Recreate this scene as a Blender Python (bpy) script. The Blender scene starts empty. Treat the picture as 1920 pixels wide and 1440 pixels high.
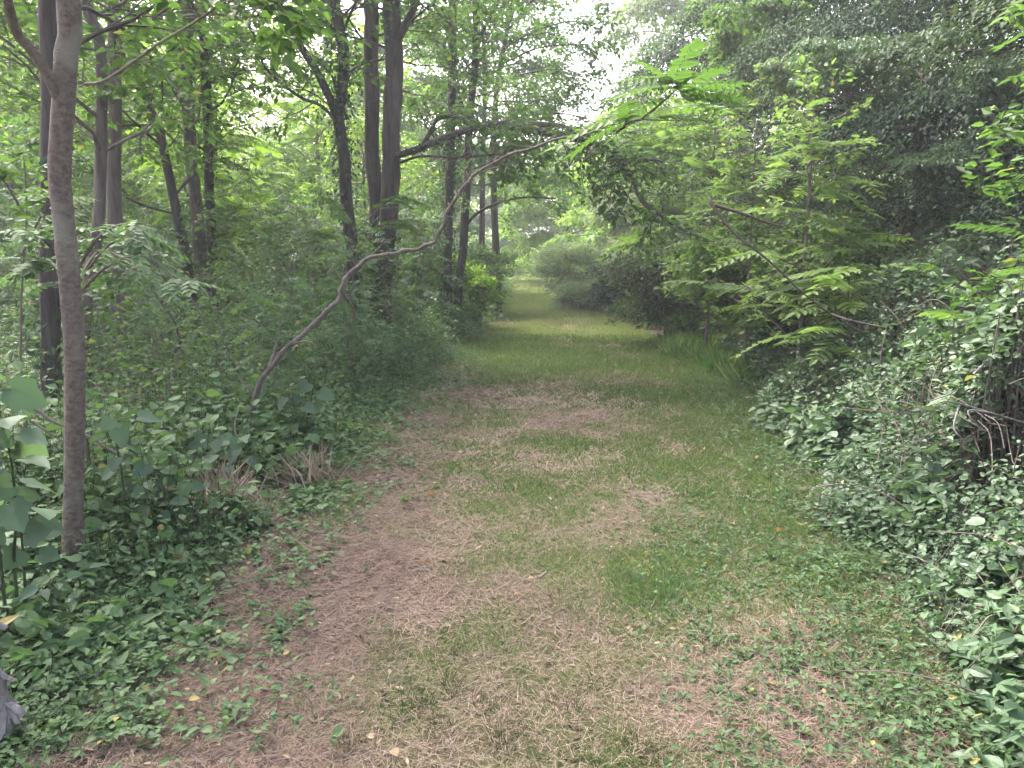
import bpy, math, random
import numpy as np
from mathutils import Vector, Matrix, Euler

PI = math.pi
HAZE = 0.0018
R = math.radians
scene = bpy.context.scene
COL = scene.collection

# ------------------------------------------------------------------ camera
FPX = 1450.0                       # focal length in pixels of the 1920 px wide photograph
CAM = np.array([0.0, 0.0, 1.6])
PITCH, YAW = 9.4, 4.1
cam_d = bpy.data.cameras.new("camera")
cam = bpy.data.objects.new("camera", cam_d)
COL.objects.link(cam)
cam.location = CAM
cam.rotation_euler = (R(90 - PITCH), 0, R(YAW))
cam_d.sensor_width = 36
cam_d.lens = FPX / 1920 * 36
cam_d.clip_start = 0.05
cam_d.clip_end = 2000
scene.camera = cam

# ------------------------------------------------------------------ sky, sun, exposure
SUN_EL, SUN_AZ = 50.0, -42.0       # azimuth measured clockwise from +Y (along the trail)
world = bpy.data.worlds.new("World")
scene.world = world
world.use_nodes = True
wn = world.node_tree
sky = wn.nodes.new("ShaderNodeTexSky")
sky.sky_type = 'NISHITA'
sky.sun_disc = False
sky.sun_elevation = R(SUN_EL)
sky.sun_rotation = R(SUN_AZ)
sky.air_density = 1.0
sky.dust_density = 8.0
sky.ozone_density = 1.0
bgn = wn.nodes["Background"]
bgn.inputs["Strength"].default_value = 0.15
hsv = wn.nodes.new("ShaderNodeHueSaturation")      # thin overcast: paler than the clear Nishita blue
hsv.inputs['Saturation'].default_value = 0.8
wn.links.new(sky.outputs[0], hsv.inputs['Color'])
wn.links.new(hsv.outputs[0], bgn.inputs["Color"])

sun_d = bpy.data.lights.new("sun", 'SUN')
sun_d.energy = 1.9
sun_d.angle = R(16)
sun_d.color = (1.0, 0.97, 0.93)
sun = bpy.data.objects.new("sun", sun_d)
COL.objects.link(sun)
sd = Vector((math.sin(R(SUN_AZ)) * math.cos(R(SUN_EL)), math.cos(R(SUN_AZ)) * math.cos(R(SUN_EL)), math.sin(R(SUN_EL))))
sun.rotation_euler = sd.to_track_quat('Z', 'Y').to_euler()

vs = scene.view_settings
vs.view_transform = 'Standard'
vs.look = 'None'
vs.exposure = 2.75
vs.gamma = 1.0
cy = scene.cycles
cy.use_denoising = True
cy.max_bounces = 7
cy.diffuse_bounces = 4
cy.glossy_bounces = 2
cy.transmission_bounces = 4
cy.transparent_max_bounces = 4
cy.caustics_reflective = False
cy.caustics_refractive = False
cy.use_adaptive_sampling = True
cy.adaptive_threshold = 0.02

# ------------------------------------------------------------------ pixel helpers (photograph pixels -> points in the place)
M = Euler((R(90 - PITCH), 0, R(YAW))).to_matrix()
RX = np.array(M @ Vector((1, 0, 0)))
UP = np.array(M @ Vector((0, 1, 0)))
FW = np.array(M @ Vector((0, 0, -1)))
FH = np.array([FW[0], FW[1], 0.0]); FH /= np.linalg.norm(FH)

def ray(px, py):
    return FW + (px - 960) / FPX * RX + (720 - py) / FPX * UP

def at(px, py, dist):
    """the point seen at that pixel, DIST metres ahead measured along the ground"""
    r = ray(px, py)
    return CAM + r * (dist / (r @ FH))

def gp(px, py):
    r = ray(px, py)
    p = CAM + r * (CAM[2] / -r[2])
    p[2] = gz1(p[0], p[1])
    return p

# ------------------------------------------------------------------ noise
def _hash(ix, iy, s):
    h = (ix.astype(np.int64) * 374761393 + iy.astype(np.int64) * 668265263 + s * 1442695041) & 0x7fffffff
    h = ((h ^ (h >> 13)) * 1274126177) & 0x7fffffff
    return ((h ^ (h >> 16)) & 0xffff) / 65535.0

def vnoise(x, y, s=0):
    x = np.asarray(x, float); y = np.asarray(y, float)
    ix, iy = np.floor(x), np.floor(y)
    fx, fy = x - ix, y - iy
    fx = fx * fx * (3 - 2 * fx); fy = fy * fy * (3 - 2 * fy)
    a = _hash(ix, iy, s); b = _hash(ix + 1, iy, s); c = _hash(ix, iy + 1, s); d = _hash(ix + 1, iy + 1, s)
    return (a * (1 - fx) + b * fx) * (1 - fy) + (c * (1 - fx) + d * fx) * fy

def fbm(x, y, s=0, o=3):
    t, a, n = 0.0, 0.5, 0.0
    for k in range(o):
        t = t + a * vnoise(np.asarray(x) * 2 ** k, np.asarray(y) * 2 ** k, s + k * 17); n += a; a *= 0.5
    return t / n

def sstep(a, b, x):
    t = np.clip((np.asarray(x, float) - a) / (b - a), 0, 1)
    return t * t * (3 - 2 * t)

# ------------------------------------------------------------------ lie of the land
def centre(y):       # centre line of the trail
    return np.interp(y, [0, 15, 18, 22, 26, 40, 60, 85, 120], [0, 0, -0.2, -0.75, -1.3, -2.25, -3.6, -5.5, -9.5])

def edge_right(y):   # trail's edge towards the bank
    return np.interp(y, [0, 2.3, 3.7, 5.4, 8, 10.5, 14.6, 17, 19.6, 22, 26, 40, 60, 85, 120],
                     [1.15, 1.28, 1.55, 1.72, 2.0, 2.0, 1.62, 1.25, 1.1, 0.3, -0.55, -1.45, -2.7, -4.6, -8.5])

def edge_left(y):
    return np.interp(y, [0, 2.3, 3.7, 6, 10, 14, 19.6, 22, 26, 40, 60, 85, 120],
                     [-1.35, -1.4, -1.55, -1.62, -1.65, -1.7, -1.8, -1.75, -2.05, -3.0, -4.5, -6.4, -10.5])

def gz(x, y):
    x = np.asarray(x, float); y = np.asarray(y, float)
    near = np.exp(-np.maximum(0, y - 20) / 30)
    h = (fbm(x * 0.8, y * 0.8, 5) - 0.5) * 0.07 * near + (fbm(x * 3.1, y * 3.1, 9) - 0.5) * 0.03 * near
    dr = np.maximum(0, x - edge_right(y) - 0.2); dl = np.maximum(0, edge_left(y) - x - 0.2)
    h = h + .55 * sstep(24, 95, y)
    h = h + 0.16 * np.minimum(dr, 6) + 0.05 * np.minimum(dl, 8)
    return h

def gz1(x, y):
    return float(gz(np.array([x]), np.array([y]))[0])

# ------------------------------------------------------------------ mesh building
class Geo:
    def __init__(s):
        s.V, s.L, s.S, s.A, s.n = [], [], [], [], 0
    def add(s, v, loops, sizes, a):
        v = np.asarray(v, np.float32).reshape(-1, 3)
        s.V.append(v); s.L.append(np.asarray(loops, np.int32) + s.n); s.S.append(np.asarray(sizes, np.int32))
        s.A.append(np.broadcast_to(np.asarray(a, np.float32), (len(v),)))
        s.n += len(v)
    def emit(s, T, P, X, N, S, a=0.5, W=None):
        """copies of template T at points P, along X, facing N, of size S (width factor W)"""
        P = np.asarray(P, float).reshape(-1, 3)
        k = len(P)
        if k == 0: return
        X = np.broadcast_to(np.asarray(X, float), (k, 3)); N = np.broadcast_to(np.asarray(N, float), (k, 3))
        S = np.broadcast_to(np.asarray(S, float), (k,)); W = np.broadcast_to(np.asarray(1.0 if W is None else W, float), (k,))
        X = X / (np.linalg.norm(X, axis=1, keepdims=True) + 1e-9)
        Y = np.cross(N, X); Y /= (np.linalg.norm(Y, axis=1, keepdims=True) + 1e-9)
        Z = np.cross(X, Y)
        t = T['v']; m = len(t)
        co = P[:, None] + S[:, None, None] * (t[None, :, 0:1] * X[:, None] + W[:, None, None] * t[None, :, 1:2] * Y[:, None] + (W[:, None, None] if T is STEM else 1.0) * t[None, :, 2:3] * Z[:, None])
        loops = (T['l'][None] + (np.arange(k) * m)[:, None]).ravel()
        sizes = np.tile(T['s'], k)
        a = np.repeat(np.broadcast_to(np.asarray(a, float), (k,)), m)
        s.add(co.reshape(-1, 3), loops, sizes, a)
    def tube(s, pts, rad, seg=6, a=0.5, cap=True, rough=0.0, rng=None):
        p = np.asarray(pts, float); n = len(p)
        rad = np.broadcast_to(np.asarray(rad, float), (n,))
        t = np.gradient(p, axis=0); t /= (np.linalg.norm(t, axis=1, keepdims=True) + 1e-9)
        ref = np.array([1.0, 0.13, 0.07]) if abs(t[0, 0]) < 0.8 else np.array([0.1, 1.0, 0.05])
        u = np.zeros_like(p); w = ref
        for i in range(n):
            w = w - (w @ t[i]) * t[i]; w = w / (np.linalg.norm(w) + 1e-9); u[i] = w
        v = np.cross(t, u)
        an = np.arange(seg) / seg * 2 * PI
        rr = rad[:, None] * np.ones((1, seg))
        if rough and rng is not None:
            rr = rr * (1 + rough * (rng.random((n, seg)) - 0.5) + rough * 0.8 * (rng.random((n, 1)) - 0.5))
        co = p[:, None] + rr[..., None] * (np.cos(an)[None, :, None] * u[:, None] + np.sin(an)[None, :, None] * v[:, None])
        i = np.arange(n - 1)[:, None] * seg; j = np.arange(seg)[None]
        j2 = (j + 1) % seg
        q = np.stack([i + j, i + j2, i + seg + j2, i + seg + j], -1).reshape(-1)
        sizes = [4] * ((n - 1) * seg)
        loops = list(q)
        if cap:
            loops += list(range((n - 1) * seg, n * seg)); sizes.append(seg)
        s.add(co.reshape(-1, 3), loops, sizes, a)
    def build(s, name, mat, parent=None, loc=None, smooth=False):
        me = bpy.data.meshes.new(name)
        if s.n:
            v = np.concatenate(s.V).astype(np.float32)
            if loc is not None: v = v - np.asarray(loc, np.float32)
            l = np.concatenate(s.L); z = np.concatenate(s.S)
            me.vertices.add(len(v)); me.vertices.foreach_set('co', v.ravel())
            me.loops.add(len(l)); me.loops.foreach_set('vertex_index', l)
            me.polygons.add(len(z)); me.polygons.foreach_set('loop_start', np.concatenate([[0], np.cumsum(z)[:-1]]).astype(np.int32))
            me.polygons.foreach_set('use_smooth', np.full(len(z), smooth))
            at_ = me.attributes.new('v', 'FLOAT', 'POINT'); at_.data.foreach_set('value', np.concatenate(s.A).astype(np.float32))
            me.update(calc_edges=True)
        if mat is not None: me.materials.append(mat)
        o = bpy.data.objects.new(name, me); COL.objects.link(o)
        if parent is not None: o.parent = parent
        elif loc is not None: o.location = loc
        return o

def tmpl(v, polys):
    return dict(v=np.asarray(v, float), l=np.array([i for p in polys for i in p], np.int64), s=np.array([len(p) for p in polys], np.int32))

def leaf_t(outline, fold=0.25, droop=0.18, mids=1):
    """outline: (x, half width) from base to tip, both ends on the midrib"""
    o = outline; n = len(o)
    rim_l = [(x, w) for x, w in o[1:-1]]
    v = [(0, 0, 0)] + [(x, w, fold * w - droop * x * x) for x, w in rim_l] + [(1, 0, -droop)] + [(x, -w, fold * w - droop * x * x) for x, w in rim_l]
    k = len(rim_l)
    v.append((0.5, 0, -droop * 0.25)); mid = len(v) - 1
    Lp = [0] + [mid] + [k + 1] + list(range(k, 0, -1))
    Rp = [0] + list(range(k + 2, 2 * k + 2)) + [k + 1] + [mid]
    return tmpl(v, [Lp, Rp])

OVATE = leaf_t([(0, 0), (.14, .2), (.36, .29), (.68, .19), (1, 0)])
HEART = leaf_t([(0, 0), (-.08, .10), (-.09, .22), (-.02, .36), (.12, .44), (.28, .45), (.45, .39), (.65, .26), (.82, .12), (1, 0)], .15, .25)
ROUND = leaf_t([(0, 0), (.05, .26), (.3, .43), (.62, .4), (.88, .2), (1, 0)], .12, .2)
LOBED = leaf_t([(0, 0), (-.12, .10), (-.15, .24), (-.08, .40), (.04, .46), (.16, .43), (.24, .47), (.38, .56), (.48, .55), (.52, .44), (.58, .36), (.72, .30), (.82, .20), (.92, .08), (1, 0)], .10, .3)
CURL = leaf_t([(0, 0), (.1, .2), (.3, .34), (.55, .33), (.8, .19), (1, 0)], .75, .45)
LANCE = leaf_t([(0, 0), (.2, .12), (.5, .14), (.8, .07), (1, 0)], .3, .2)
KITE = tmpl([(0, 0, 0), (.42, .29, .07), (1, 0, -.12), (.42, -.29, .07)], [[0, 2, 1], [0, 3, 2]])
BLADE = tmpl([(0, .035, 0), (0, -.035, 0), (.5, .028, .05), (.5, -.028, .05), (1, 0, -.12)], [[0, 1, 3, 2], [2, 3, 4]])
BLADE3 = tmpl([(0, .04, 0), (0, -.04, 0), (1, 0, 0)], [[0, 1, 2]])
_st = [(0, 1, 0), (0, -.5, .87), (0, -.5, -.87), (1, .6, 0), (1, -.3, .5), (1, -.3, -.5)]
STEM = tmpl([(x, y * .02, z * .02) for x, y, z in _st], [[0, 1, 4, 3], [1, 2, 5, 4], [2, 0, 3, 5]])

def frond_t(pairs, ll, lw, droop, seed, fwd=0.45, terminal=True):
    r = np.random.default_rng(seed)
    v, polys = [], []
    def z(x): return -droop * x * x
    xs = np.linspace(0, 1, 6)
    for x in xs: v += [(x, .007, z(x)), (x, -.007, z(x))]
    for i in range(5): polys.append([2 * i, 2 * i + 1, 2 * i + 3, 2 * i + 2])
    def leaf(x0, dx, dy, dz, L, w):
        b = len(v); z0 = z(x0)
        d = np.array([dx, dy, dz]); d /= np.linalg.norm(d)
        side = np.cross(d, [0, 0, 1.0]); side /= np.linalg.norm(side)
        p0 = np.array([x0, 0, z0])
        for t, ww in ((0, 0), (.22, .8), (.55, .85), (1, 0), (.55, -.85), (.22, -.8)):
            q = p0 + d * L * t + side * w * ww + np.array([0, 0, -.12 * L * t * t + .2 * abs(ww) * w])
            v.append(tuple(q))
        polys.append([b, b + 1, b + 2, b + 3]); polys.append([b, b + 3, b + 4, b + 5])
    for i in range(pairs):
        x = .16 + .82 * i / (pairs - 1)
        L = ll * (1 - .45 * abs(i / (pairs - 1) - .4)) * r.uniform(.85, 1.1)
        for s in (1, -1):
            leaf(x + r.uniform(-.012, .012), fwd + r.uniform(-.1, .1), s, r.uniform(-.4, -.05), L, lw * r.uniform(.85, 1.1))
    if terminal: leaf(1, 1, .01, -.4, ll * .9, lw)
    return tmpl(v, polys)

FROND = [frond_t(10, .25, .052, d, i) for i, d in enumerate((.26, .38, .18, .3, .45))]
ASH = [frond_t(4, .42, .12, d, 10 + i, .6) for i, d in enumerate((.15, .25))]

def smooth_path(pts, n=24):
    p = np.asarray(pts, float)
    if len(p) < 3:
        t = np.linspace(0, 1, n)[:, None]; return p[0] * (1 - t) + p[-1] * t
    q = np.vstack([2 * p[0] - p[1], p, 2 * p[-1] - p[-2]])
    out = []
    segs = len(p) - 1; per = max(2, int(math.ceil(n / segs)))
    for i in range(segs):
        a, b, c, d = q[i], q[i + 1], q[i + 2], q[i + 3]
        for t in np.arange(per) / per:
            out.append(0.5 * ((2 * b) + (c - a) * t + (2 * a - 5 * b + 4 * c - d) * t * t + (3 * b - a - 3 * c + d) * t ** 3))
    out.append(p[-1])
    return np.array(out)

# ------------------------------------------------------------------ materials
def new_mat(name):
    m = bpy.data.materials.new(name); m.use_nodes = True
    nt = m.node_tree; nt.nodes.clear()
    out = nt.nodes.new("ShaderNodeOutputMaterial")
    return m, nt, out

def ramp(nt, stops, fac):
    r = nt.nodes.new("ShaderNodeValToRGB")
    e = r.color_ramp.elements
    while len(e) < len(stops): e.new(0.5)
    for k, (p, c) in enumerate(stops):
        e[k].position = p; e[k].color = (*c, 1)
    nt.links.new(fac, r.inputs[0])
    return r

def leaf_mat(name, stops, rough=0.45, trans=0.35, spec=0.4, glow=(1.12, 1.25, 0.68)):
    m, nt, out = new_mat(name)
    a = nt.nodes.new("ShaderNodeAttribute"); a.attribute_name = 'v'
    rp = ramp(nt, stops, a.outputs['Fac'])
    p = nt.nodes.new("ShaderNodeBsdfPrincipled")
    nt.links.new(rp.outputs[0], p.inputs['Base Color'])
    p.inputs['Roughness'].default_value = rough
    p.inputs['Specular IOR Level'].default_value = spec
    if trans > 0:
        mu = nt.nodes.new("ShaderNodeMix"); mu.data_type = 'RGBA'; mu.blend_type = 'MULTIPLY'; mu.inputs[0].default_value = 1.0
        nt.links.new(rp.outputs[0], mu.inputs[6]); mu.inputs[7].default_value = (*glow, 1)
        t = nt.nodes.new("ShaderNodeBsdfTranslucent"); nt.links.new(mu.outputs[2], t.inputs['Color'])
        mx = nt.nodes.new("ShaderNodeMixShader"); mx.inputs[0].default_value = trans
        nt.links.new(p.outputs[0], mx.inputs[1]); nt.links.new(t.outputs[0], mx.inputs[2])
        nt.links.new(mx.outputs[0], out.inputs['Surface'])
    else:
        nt.links.new(p.outputs[0], out.inputs['Surface'])
    return m

def bark_mat(name, c0, c1, scale=14, stretch=0.18, bump=0.6, rough=0.85, lichen=None):
    m, nt, out = new_mat(name)
    tc = nt.nodes.new("ShaderNodeTexCoord")
    mp = nt.nodes.new("ShaderNodeMapping"); mp.inputs['Scale'].default_value = (1, 1, stretch)
    nt.links.new(tc.outputs['Object'], mp.inputs[0])
    n = nt.nodes.new("ShaderNodeTexNoise"); n.inputs['Scale'].default_value = scale; n.inputs['Detail'].default_value = 8; n.inputs['Roughness'].default_value = .7
    nt.links.new(mp.outputs[0], n.inputs['Vector'])
    rp = ramp(nt, [(.3, c0), (.68, c1)], n.outputs['Fac'])
    col = rp.outputs[0]
    if lichen:
        n2 = nt.nodes.new("ShaderNodeTexNoise"); n2.inputs['Scale'].default_value = 5; n2.inputs['Detail'].default_value = 6
        nt.links.new(tc.outputs['Object'], n2.inputs['Vector'])
        r2 = ramp(nt, [(.52, (0, 0, 0)), (.66, (1, 1, 1))], n2.outputs['Fac'])
        mx = nt.nodes.new("ShaderNodeMix"); mx.data_type = 'RGBA'
        nt.links.new(r2.outputs[0], mx.inputs[0]); nt.links.new(col, mx.inputs[6]); mx.inputs[7].default_value = (*lichen, 1)
        col = mx.outputs[2]
    p = nt.nodes.new("ShaderNodeBsdfPrincipled")
    nt.links.new(col, p.inputs['Base Color'])
    p.inputs['Roughness'].default_value = rough; p.inputs['Specular IOR Level'].default_value = .2
    b = nt.nodes.new("ShaderNodeBump"); b.inputs['Strength'].default_value = bump; b.inputs['Distance'].default_value = .02
    nt.links.new(n.outputs['Fac'], b.inputs['Height']); nt.links.new(b.outputs[0], p.inputs['Normal'])
    nt.links.new(p.outputs[0], out.inputs['Surface'])
    return m

YEL = (.42, .30, .04); BRN = (.22, .12, .06)
LM = dict(
    wood=leaf_mat("woodland_leaf", [(0, (.040, .078, .022)), (.5, (.072, .132, .036)), (.93, (.114, .186, .050)), (.985, (.21, .21, .06))], .6, .45, .22),
    bright=leaf_mat("sunlit_tint_leaf", [(0, (.092, .160, .030)), (.5, (.150, .240, .044)), (.93, (.205, .300, .062)), (.985, (.30, .28, .07))], .6, .58, .22),  # sunlit look of background foliage put into a brighter leaf colour
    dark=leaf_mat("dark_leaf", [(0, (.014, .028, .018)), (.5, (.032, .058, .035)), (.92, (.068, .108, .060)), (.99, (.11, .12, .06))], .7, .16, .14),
    under=leaf_mat("seedling_leaf", [(0, (.048, .080, .042)), (.5, (.076, .132, .058)), (.93, (.114, .178, .074)), (.985, (.26, .21, .08))], .6, .38, .22),
    bramble=leaf_mat("bramble_leaf", [(0, (.042, .070, .042)), (.5, (.078, .134, .066)), (.92, (.124, .186, .088)), (.985, (.24, .24, .09))], .5, .34, .36),
    frond=leaf_mat("frond_leaf", [(0, (.080, .130, .044)), (.5, (.125, .190, .062)), (.93, (.175, .245, .080)), (.985, (.32, .28, .07))], .58, .48, .25),
    pale=leaf_mat("pale_leaf", [(0, (.090, .130, .074)), (.5, (.130, .178, .098)), (.95, (.180, .222, .125)), (.99, (.26, .25, .12))], .6, .42, .22),
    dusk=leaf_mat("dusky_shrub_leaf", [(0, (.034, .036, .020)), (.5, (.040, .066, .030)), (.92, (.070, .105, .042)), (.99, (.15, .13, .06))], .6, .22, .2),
    ivy=leaf_mat("ivy_leaf", [(0, (.018, .036, .020)), (.5, (.034, .060, .030)), (.95, (.060, .098, .040)), (1, (.09, .13, .03))], .58, .24, .28),
    broad=leaf_mat("broad_leaf", [(0, (.050, .088, .056)), (.5, (.074, .122, .076)), (.95, (.100, .155, .090)), (1, (.13, .18, .09))], .6, .38, .22),
    grass=leaf_mat("grass_blade", [(0, (.054, .088, .036)), (.5, (.094, .143, .056)), (.9, (.138, .188, .076)), (1, (.22, .175, .115))], .6, .4, .2),
    tallgrass=leaf_mat("tall_grass_blade", [(0, (.052, .090, .038)), (.5, (.082, .132, .054)), (.95, (.118, .170, .070)), (1, (.20, .20, .08))], .55, .38, .25),
    lush=leaf_mat("lush_grass_blade", [(0, (.050, .092, .036)), (.5, (.090, .160, .052)), (.95, (.135, .245, .060)), (1, (.20, .22, .08))], .55, .42, .25),
    straw=leaf_mat("dry_straw", [(0, (.088, .060, .052)), (.5, (.178, .130, .104)), (.9, (.262, .204, .156)), (1, (.34, .28, .21))], .75, .12, .15, (1.1, 1, .8)),
    twig=leaf_mat("dry_twig", [(0, (.075, .052, .048)), (.6, (.150, .110, .100)), (1, (.26, .205, .185))], .8, 0, .15),
    sprig=leaf_mat("dusky_sprig", [(0, (.036, .042, .020)), (.5, (.064, .066, .032)), (1, (.11, .10, .05))], .6, .3, .2),
    litter=leaf_mat("crumbled_leaf", [(0, (.060, .038, .030)), (.5, (.150, .100, .070)), (.9, (.27, .19, .13)), (1, (.36, .28, .19))], .75, .1, .15, (1.1, 1, .7)),
    fallen=leaf_mat("fallen_leaf", [(0, (.40, .28, .06)), (.4, (.33, .16, .05)), (.7, (.26, .16, .10)), (1, (.38, .32, .23))], .65, .25, .2, (1.1, 1, .6)),
    lilac=leaf_mat("lilac_petal", [(0, (.42, .28, .62)), (1, (.55, .40, .75))], .5, .3, .2, (1, 1, 1)),
)
BM = dict(
    grey=bark_mat("smooth_grey_bark", (.072, .053, .043), (.200, .158, .130), 38, 1.3, 1.0, .85, (.205, .188, .150)),
    mid=bark_mat("brown_bark", (.060, .045, .042), (.155, .120, .108), 16, .16, .8),
    sap=bark_mat("sapling_bark", (.065, .050, .044), (.165, .132, .115), 38, .5, .8),
    brown=bark_mat("dusky_brown_bark", (.036, .028, .027), (.105, .080, .072), 15, .15, .9),
    dark=bark_mat("dark_bark", (.026, .021, .020), (.085, .066, .060), 14, .14, .9),
    twig=bark_mat("twig_bark", (.075, .058, .050), (.17, .135, .118), 30, .4, .3),
    vine=bark_mat("pale_vine_bark", (.15, .12, .108), (.31, .26, .235), 26, .3, .5),
    green=bark_mat("green_stem", (.030, .034, .020), (.066, .072, .036), 20, .3, .2),
    deadcore=bark_mat("weathered_core", (.10, .08, .075), (.24, .21, .20), 30, .12, 1.0),
    dead=bark_mat("weathered_dead_wood", (.11, .095, .09), (.29, .26, .25), 30, .12, 1.0),
)

# ground: forest litter, and trail of thatch, dirt and turf driven by the attribute v
def ground_mat(name, trail):
    m, nt, out = new_mat(name)
    tc = nt.nodes.new("ShaderNodeTexCoord")
    def noise(sc, det=6, rough=.6):
        n = nt.nodes.new("ShaderNodeTexNoise"); n.inputs['Scale'].default_value = sc; n.inputs['Detail'].default_value = det; n.inputs['Roughness'].default_value = rough
        nt.links.new(tc.outputs['Object'], n.inputs['Vector']); return n
    n1 = noise(26, 10, .75); n2 = noise(3.2, 5)
    if trail:
        dry = ramp(nt, [(.28, (.046, .028, .024)), (.5, (.105, .067, .054)), (.75, (.185, .125, .098))], n1.outputs['Fac'])
        grn = ramp(nt, [(.3, (.050, .068, .024)), (.7, (.125, .145, .052))], n1.outputs['Fac'])
        a = nt.nodes.new("ShaderNodeAttribute"); a.attribute_name = 'v'
        ad = nt.nodes.new("ShaderNodeMath"); ad.operation = 'MULTIPLY_ADD'; ad.inputs[1].default_value = .7; ad.inputs[2].default_value = -.35
        nt.links.new(n2.outputs['Fac'], ad.inputs[0])
        su = nt.nodes.new("ShaderNodeMath"); su.operation = 'ADD'; su.use_clamp = True
        nt.links.new(ad.outputs[0], su.inputs[0]); nt.links.new(a.outputs['Fac'], su.inputs[1])
        mx = nt.nodes.new("ShaderNodeMix"); mx.data_type = 'RGBA'
        nt.links.new(su.outputs[0], mx.inputs[0]); nt.links.new(dry.outputs[0], mx.inputs[6]); nt.links.new(grn.outputs[0], mx.inputs[7])
        col = mx.outputs[2]
    else:
        lit = ramp(nt, [(.3, (.022, .016, .013)), (.55, (.060, .043, .033)), (.8, (.13, .092, .066))], n1.outputs['Fac'])
        col = lit.outputs[0]
    p = nt.nodes.new("ShaderNodeBsdfPrincipled"); nt.links.new(col, p.inputs['Base Color'])
    p.inputs['Roughness'].default_value = .95; p.inputs['Specular IOR Level'].default_value = .1
    b = nt.nodes.new("ShaderNodeBump"); b.inputs['Strength'].default_value = .8; b.inputs['Distance'].default_value = .03
    nt.links.new(n1.outputs['Fac'], b.inputs['Height']); nt.links.new(b.outputs[0], p.inputs['Normal'])
    nt.links.new(p.outputs[0], out.inputs['Surface'])
    return m

# ------------------------------------------------------------------ scene helpers
def tag(o, label=None, cat=None, group=None, kind=None):
    if label: o['label'] = label
    if cat: o['category'] = cat
    if group: o['group'] = group
    if kind: o['kind'] = kind
    return o

def thing(name, label, cat, loc=(0, 0, 0), group=None):
    o = bpy.data.objects.new(name, None); COL.objects.link(o)
    o.location = loc; o.empty_display_size = .2
    return tag(o, label, cat, group)

def dup(root, loc, rz=0, sc=1.0, label=None, group=None):
    r = root.copy(); COL.objects.link(r)
    r.location = loc; r.rotation_euler = (0, 0, rz); r.scale = (sc, sc, sc) if np.isscalar(sc) else sc
    if label: r['label'] = label
    if group: r['group'] = group
    for ch in list(root.children):
        c = ch.copy(); COL.objects.link(c); c.parent = r
    return r

def nrm(a):
    a = np.asarray(a, float)
    return a / (np.linalg.norm(a, axis=-1, keepdims=True) + 1e-9)

# ------------------------------------------------------------------ plants
def perp(d, rng):
    a = rng.normal(size=3); a -= (a @ d) * d
    return a / (np.linalg.norm(a) + 1e-9)

def grow(rng, wood, pts, rads, levels):
    """branches level by level; returns the last level's polylines as an array (T, m, 3)"""
    par = [(np.asarray(pts, float), np.asarray(rads, float))]
    for li, l in enumerate(levels):
        new = []
        az0 = rng.uniform(0, 6.28)
        for pts_, rad_ in par:
            m = len(pts_)
            n = l['n'] if not isinstance(l['n'], tuple) else int(rng.integers(l['n'][0], l['n'][1] + 1))
            for k in range(n):
                t = l.get('t0', .3) + (l.get('t1', 1.0) - l.get('t0', .3)) * (k + rng.random()) / n
                f = min(t, .999) * (m - 1); i = int(f); q = f - i
                p = pts_[i] * (1 - q) + pts_[i + 1] * q
                d = nrm(pts_[i + 1] - pts_[i])
                a1 = perp(d, rng)
                if li == 0:
                    az = az0 + k * 2.4 + rng.uniform(-.4, .4)
                    h = np.array([math.cos(az), math.sin(az), 0]); a1 = nrm(h - (h @ d) * d)
                    if 'dir' in l and rng.random() < .7:
                        a1 = nrm(np.array(l['dir'], float) + rng.normal(size=3) * .5); a1[2] *= .3
                else:
                    a1[2] *= l.get('flat', .5)
                an = R(l.get('ang', 55)) * rng.uniform(.75, 1.25)
                dd = nrm(d * math.cos(an) + a1 * math.sin(an)); dd[2] += l.get('up', 0); dd = nrm(dd)
                L = l['len'] * rng.uniform(.65, 1.2) * (1 - l.get('short', .4) * t)
                S = l.get('seg', 4)
                q_ = [p]; c = dd
                for s in range(S):
                    c = c + rng.normal(size=3) * l.get('wig', .15); c[2] += l.get('trop', 0); c = nrm(c)
                    q_.append(q_[-1] + c * L / S)
                q_ = np.array(q_)
                r0 = min(float(np.interp(t, np.linspace(0, 1, m), rad_)) * .7, l.get('rad', .02))
                r_ = np.linspace(r0, r0 * .35, S + 1)
                if l.get('tube', True): wood.tube(q_, r_, l.get('sides', 4), .5, False)
                new.append((q_, r_))
        par = new
    return np.array([p for p, _ in par])

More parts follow.
